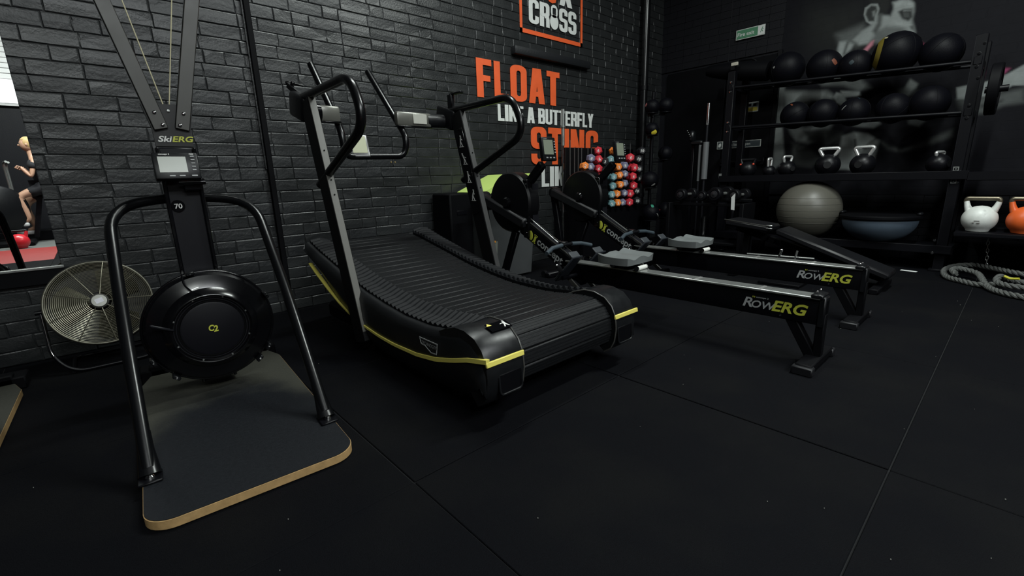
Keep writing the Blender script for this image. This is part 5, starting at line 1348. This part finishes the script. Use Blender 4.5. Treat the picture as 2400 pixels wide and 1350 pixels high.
mb = MB(); mb.cyl((4.02, 1.49, .215), (4.02, 1.00, .225), .008, 10); mb.build('crossbar', STEEL, ex)
MB().cyl((4.0, 1.26, .155), (4.02, 1.23, .265), .01, 10).build('upright_peg', CHROME, ex)
MB().sph((4.02, 1.232, .268), .015, n=12).build('peg_cap', CHROME, ex)
MB().cyl((4.0, 1.26, .155), (4.0, 1.215, .12), .009, 10).build('foot_peg', CHROME, ex)
MB().cyl((4.02, 1.13, .21), (4.02, 1.12, .275), .008, 10).build('upright_peg', STEEL, ex)
MB().box((4.06, 1.2, .1), (.05, .05, .2), bev=.005).build('support', BLACKM, ex)
MB().box((4.06, 1.2, .012), (.3, .3, .024), bev=.005).build('floor_base', BLACKM, ex)

# ------------------------------------------------------------------ bin and black crate behind the treadmill
bi = thing('wheeled_bin', 'grey bin with a lime green lid behind the curved treadmill', 'bin', (2.75, 3.22, 0))
mb = MB()
rows = []
for z, a in ((.02, .0), (.68, .035)):
    rows.append([(2.48 - a, 3.05 - a, z), (3.0 + a, 3.05 - a, z), (3.0 + a, 3.40 + a * .4, z), (2.48 - a, 3.40 + a * .4, z)])
mb.loopstrip(rows); mb.build('bin_body', mat('bin_grey', (.045, .048, .05), .5, noise=.08, nscale=8), bi)
MB().box((2.74, 3.2, .70), (.60, .44, .07), bev=.012).build('bin_rim', mat('bin_rim', (.06, .064, .064), .45), bi)
mb = MB(); mb.prism([(2.44, .745), (2.44, .785), (2.80, .925), (3.03, .93), (3.03, .89), (2.82, .88)], lambda a, b: (a, 3.02, b), (0, .38, 0)); mb.build('lid', LIME, bi)
mb = MB(); mb.prism([(2.45, .71), (2.45, .745), (2.82, .88), (3.02, .89), (3.02, .71)], lambda a, b: (a, 3.04, b), (0, .34, 0)); mb.build('lid_skirt', mat('bin_rim', (.06, .064, .064), .45), bi)
for x in (2.52, 2.96): MB().cyl((x, 3.40, .05), (x + .04, 3.40, .05), .05, 20).build('wheel', BLACKM, bi)
fr2 = MB().box((2.49, 3.035, .25), (.16, .006, .24), rot=(0, R(5), 0)).build('front_label', mat('label_olive', (.15, .16, .14), .5), bi)
MB().box((2.475, 3.031, .365), (.16, .004, .016), rot=(0, R(5), 0)).build('orange_band', mat('label_orange', (.65, .25, .03), .5), fr2)
cr = thing('plyometric_box', 'black box standing between the brick wall and the bin', 'box', (2.3, 3.28, 0))
MB().box((2.315, 3.31, .39), (.23, .27, .78), bev=.012).build('box_body', BLACKM, cr)
MB().box((2.315, 3.173, .62), (.1, .004, .035), bev=.001).build('hand_slot', BLACK, cr)
# power sockets and small wall screws
for i, (x, z, lab) in enumerate(((1.86, 1.045, 'pair of tiny brass screws in the brick wall behind the handlebars'),)):
    mb = MB(); mb.lathe([(.006, 0), (.005, .004), (0, .005)], (x, Y1 - .004, z), (0, -1, 0), 8); mb.lathe([(.006, 0), (.005, .004), (0, .005)], (x + .035, Y1 - .004, z), (0, -1, 0), 8)
    mb.build('wall_screw', mat('brass', (.5, .35, .15), .4, metal=.8), wl)
# debris specks on the rubber floor: small white paper bits
mb = MB(); rs = random.Random(8)
for k in range(60):
    x, y = rs.uniform(-.3, 4.2), rs.uniform(-.4, 2.4)
    if (.9 < x < 1.9 and y > 1.2) or (-.1 < x < .56 and y > 1.35): continue
    q = rs.uniform(.0012, .003); mb.box((x, y, .003), (q, q, .002))
o = single('floor_crumbs', mb, mat('crumb', (.2, .2, .18), .6), 'tiny pale rubber crumbs scattered over the black floor', 'crumbs'); o['kind'] = 'stuff'

# ------------------------------------------------------------------ what the mirror shows: kettlebell, platform, person on a stationary bike
k3 = kettlebell(.125, .30, .09, RK_, BLACKP, 'shiny red kettlebell seen only in the wall mirror', 'competition kettlebells', comp=True)
k3.location = (-.945, -4.02, 0); k3.rotation_euler = (0, 0, R(90))
bk = thing('exercise_bike', 'dark exercise bike in the mirror reflection with its rider', 'exercise bike', (-1.0, -4.9, 0))
MB().box((-1.05, -4.9, .04), (.5, 1.1, .08), bev=.02).build('bike_base', BLACKM, bk)
mb = MB(); mb.lathe([(0, -.06), (.36, -.06), (.4, -.03), (.4, .03), (.36, .06), (0, .06)], (-1.15, -4.75, .62), (.5, 1, 0), 40, cap=False); mb.build('fan_housing', BLACKP, bk)
MB().beam((-.8, -5.0, .1), (-.6, -5.0, .92), .07, .07, upv=(0, 1, 0)).build('seat_post', BLACK, bk)
MB().box((-.57, -5.0, .95), (.24, .22, .06), bev=.025, seg=2).build('saddle', BLACKM, bk)
MB().tube(fillet([(-.95, -4.85, .9), (-.95, -4.8, 1.38), (-.9, -4.65, 1.4)], .06), .018, 10).build('handlebar', STEEL, bk)
MB().tube(fillet([(-.95, -5.15, .9), (-.95, -5.15, 1.38), (-.9, -5.0, 1.4)], .06), .018, 10).build('handlebar', STEEL, bk)
# rider
pe = thing('person', 'person in black T-shirt and dark shorts riding a bike in the mirror', 'person', (-.44, -5.0, 0))
def skin_body(name, V, E, RAD, m, parent, sub=1):
    me = bpy.data.meshes.new(name); off = OFF[parent.name]
    me.from_pydata([tuple(Vector(v) - off) for v in V], E, []); o = bpy.data.objects.new(name, me); COL.objects.link(o)
    md = o.modifiers.new('skin', 'SKIN')
    for i, r in enumerate(RAD): me.skin_vertices[0].data[i].radius = (r, r) if not isinstance(r, tuple) else r
    me.skin_vertices[0].data[0].use_root = True
    sb = o.modifiers.new('sub', 'SUBSURF'); sb.levels = sb.render_levels = sub
    dg = bpy.context.evaluated_depsgraph_get(); m2 = bpy.data.meshes.new_from_object(o.evaluated_get(dg))
    o.modifiers.clear(); o.data = m2; m2.materials.clear(); m2.materials.append(m); m2.shade_smooth()
    o.parent = parent; OFF[o.name] = off
    return o
SKN = mat('skin', (.42, .24, .16), .5); CLO = mat('black_cotton', (.015, .015, .017), .8)
px_, py_ = -.52, -5.0
V = [(px_, py_, .99), (px_ - .02, py_, 1.15), (px_ - .05, py_, 1.35), (px_ - .07, py_, 1.46), (px_ - .085, py_, 1.56), (px_ - .09, py_, 1.66),
     (px_ - .06, py_ + .19, 1.41), (px_ - .13, py_ + .24, 1.14), (px_ - .24, py_ + .2, 1.32), (px_ - .06, py_ - .19, 1.41), (px_ - .13, py_ - .24, 1.14), (px_ - .24, py_ - .2, 1.32),
     (px_ - .02, py_ + .1, .97), (px_ - .36, py_ + .12, .82), (px_ - .3, py_ + .13, .42), (px_ - .42, py_ + .13, .37), (px_ - .02, py_ - .1, .97), (px_ - .34, py_ - .12, .66), (px_ - .26, py_ - .13, .26), (px_ - .38, py_ - .13, .21)]
E_ = [(0, 1), (1, 2), (2, 3), (3, 4), (4, 5), (3, 6), (6, 7), (7, 8), (3, 9), (9, 10), (10, 11), (0, 12), (12, 13), (13, 14), (14, 15), (0, 16), (16, 17), (17, 18), (18, 19)]
RD_ = [(.13, .1), (.11, .09), (.13, .08), .05, .05, .04, .04, .036, .026, .04, .036, .026, .1, .065, .045, .035, .1, .065, .045, .035]
skin_body('body', V, E_, RD_, SKN, pe)
V2 = V[:4] + [V[6], (px_ - .1, py_ + .22, 1.26), V[9], (px_ - .1, py_ - .22, 1.26)]
skin_body('t_shirt', V2, [(0, 1), (1, 2), (2, 3), (3, 4), (4, 5), (3, 6), (6, 7)], [(.165, .135), (.15, .12), (.19, .125), (.12, .11), .09, .075, .09, .075], CLO, pe)
V3 = [V[0], V[12], (px_ - .25, py_ + .115, .86), V[16], (px_ - .24, py_ - .115, .75)]
skin_body('shorts', V3, [(0, 1), (1, 2), (0, 3), (3, 4)], [(.165, .135), .115, .088, .115, .088], CLO, pe)
hc_ = Vector((px_ - .10, py_, 1.70))
hd = MB().sph(hc_, .1, sc=(.95, .78, 1.15), n=24).build('head', SKN, pe)
mb = MB(); mb.sph(hc_ + Vector((.015, 0, .022)), .106, sc=(.95, .8, 1.1), n=24)
for v in list(mb.bm.verts):
    if (v.co.x < hc_.x - .05 and v.co.z < hc_.z + .06) or v.co.z < hc_.z - .07: v.co = v.co.lerp(hc_, .25)
mb.build('hair', mat('blond_hair', (.42, .28, .12), .6), pe)
mb = MB(); mb.sph(hc_ + Vector((-.1, 0, -.01)), .015, sc=(1, .7, 1.2), n=10); mb.build('nose', SKN, hd)
for s in (-1, 1):
    MB().sph(hc_ + Vector((-.085, s * .03, .012)), .01, n=10).build('eye', mat('eye_dark', (.03, .025, .02), .3), hd)
    MB().sph(hc_ + Vector((0, s * .08, 0)), .022, sc=(.8, .35, 1.2), n=10).build('ear', SKN, hd)
    h = Vector(V[8 if s > 0 else 11])
    for k in range(4):
        mb = MB(); y = (k - 1.5) * .02; ln = (.07, .08, .075, .06)[k]
        mb.tube(fillet([h + Vector((0, y, 0)), h + Vector((-ln * .5, y * 1.1, .012)), h + Vector((-ln * .8, y * 1.1, -.02)), h + Vector((-ln * .55, y * 1.1, -.04))], .015, 3), [.011] * 1 + [.010] * 9, 8) if False else mb.tube([h + Vector((0, y, 0)), h + Vector((-ln * .5, y * 1.1, .012)), h + Vector((-ln * .8, y * 1.1, -.015)), h + Vector((-ln * .5, y * 1.1, -.038))], [.011, .010, .009, .008], 8)
        mb.build('finger', SKN, pe)
    mb = MB(); mb.tube([h + Vector((.02, -s * .025, .0)), h + Vector((-.01, -s * .04, -.02)), h + Vector((-.035, -s * .03, -.04))], [.013, .012, .009], 8); mb.build('thumb', SKN, pe)
    f = Vector(V[15 if s > 0 else 19]); MB().box(f + Vector((-.02, 0, -.03)), (.25, .09, .07), bev=.025, seg=2).build('shoe', mat('white_shoe', (.5, .5, .5), .5), pe)
    MB().box(f + Vector((-.02, 0, -.078)), (.1, .1, .02), bev=.004).build('pedal', BLACK, bk)
bx = thing('low_platform', 'low dark platform behind the red kettlebell in the mirror', 'platform', (-1.3, -4.5, 0))
MB().box((-1.0, -4.75, .0), (1.6, .3, .02)).build('platform_top', GREYD, bx) if False else MB().box((-1.0, -5.55, .1), (2.2, .35, .2), bev=.02).build('platform_body', BLACKM, bx)
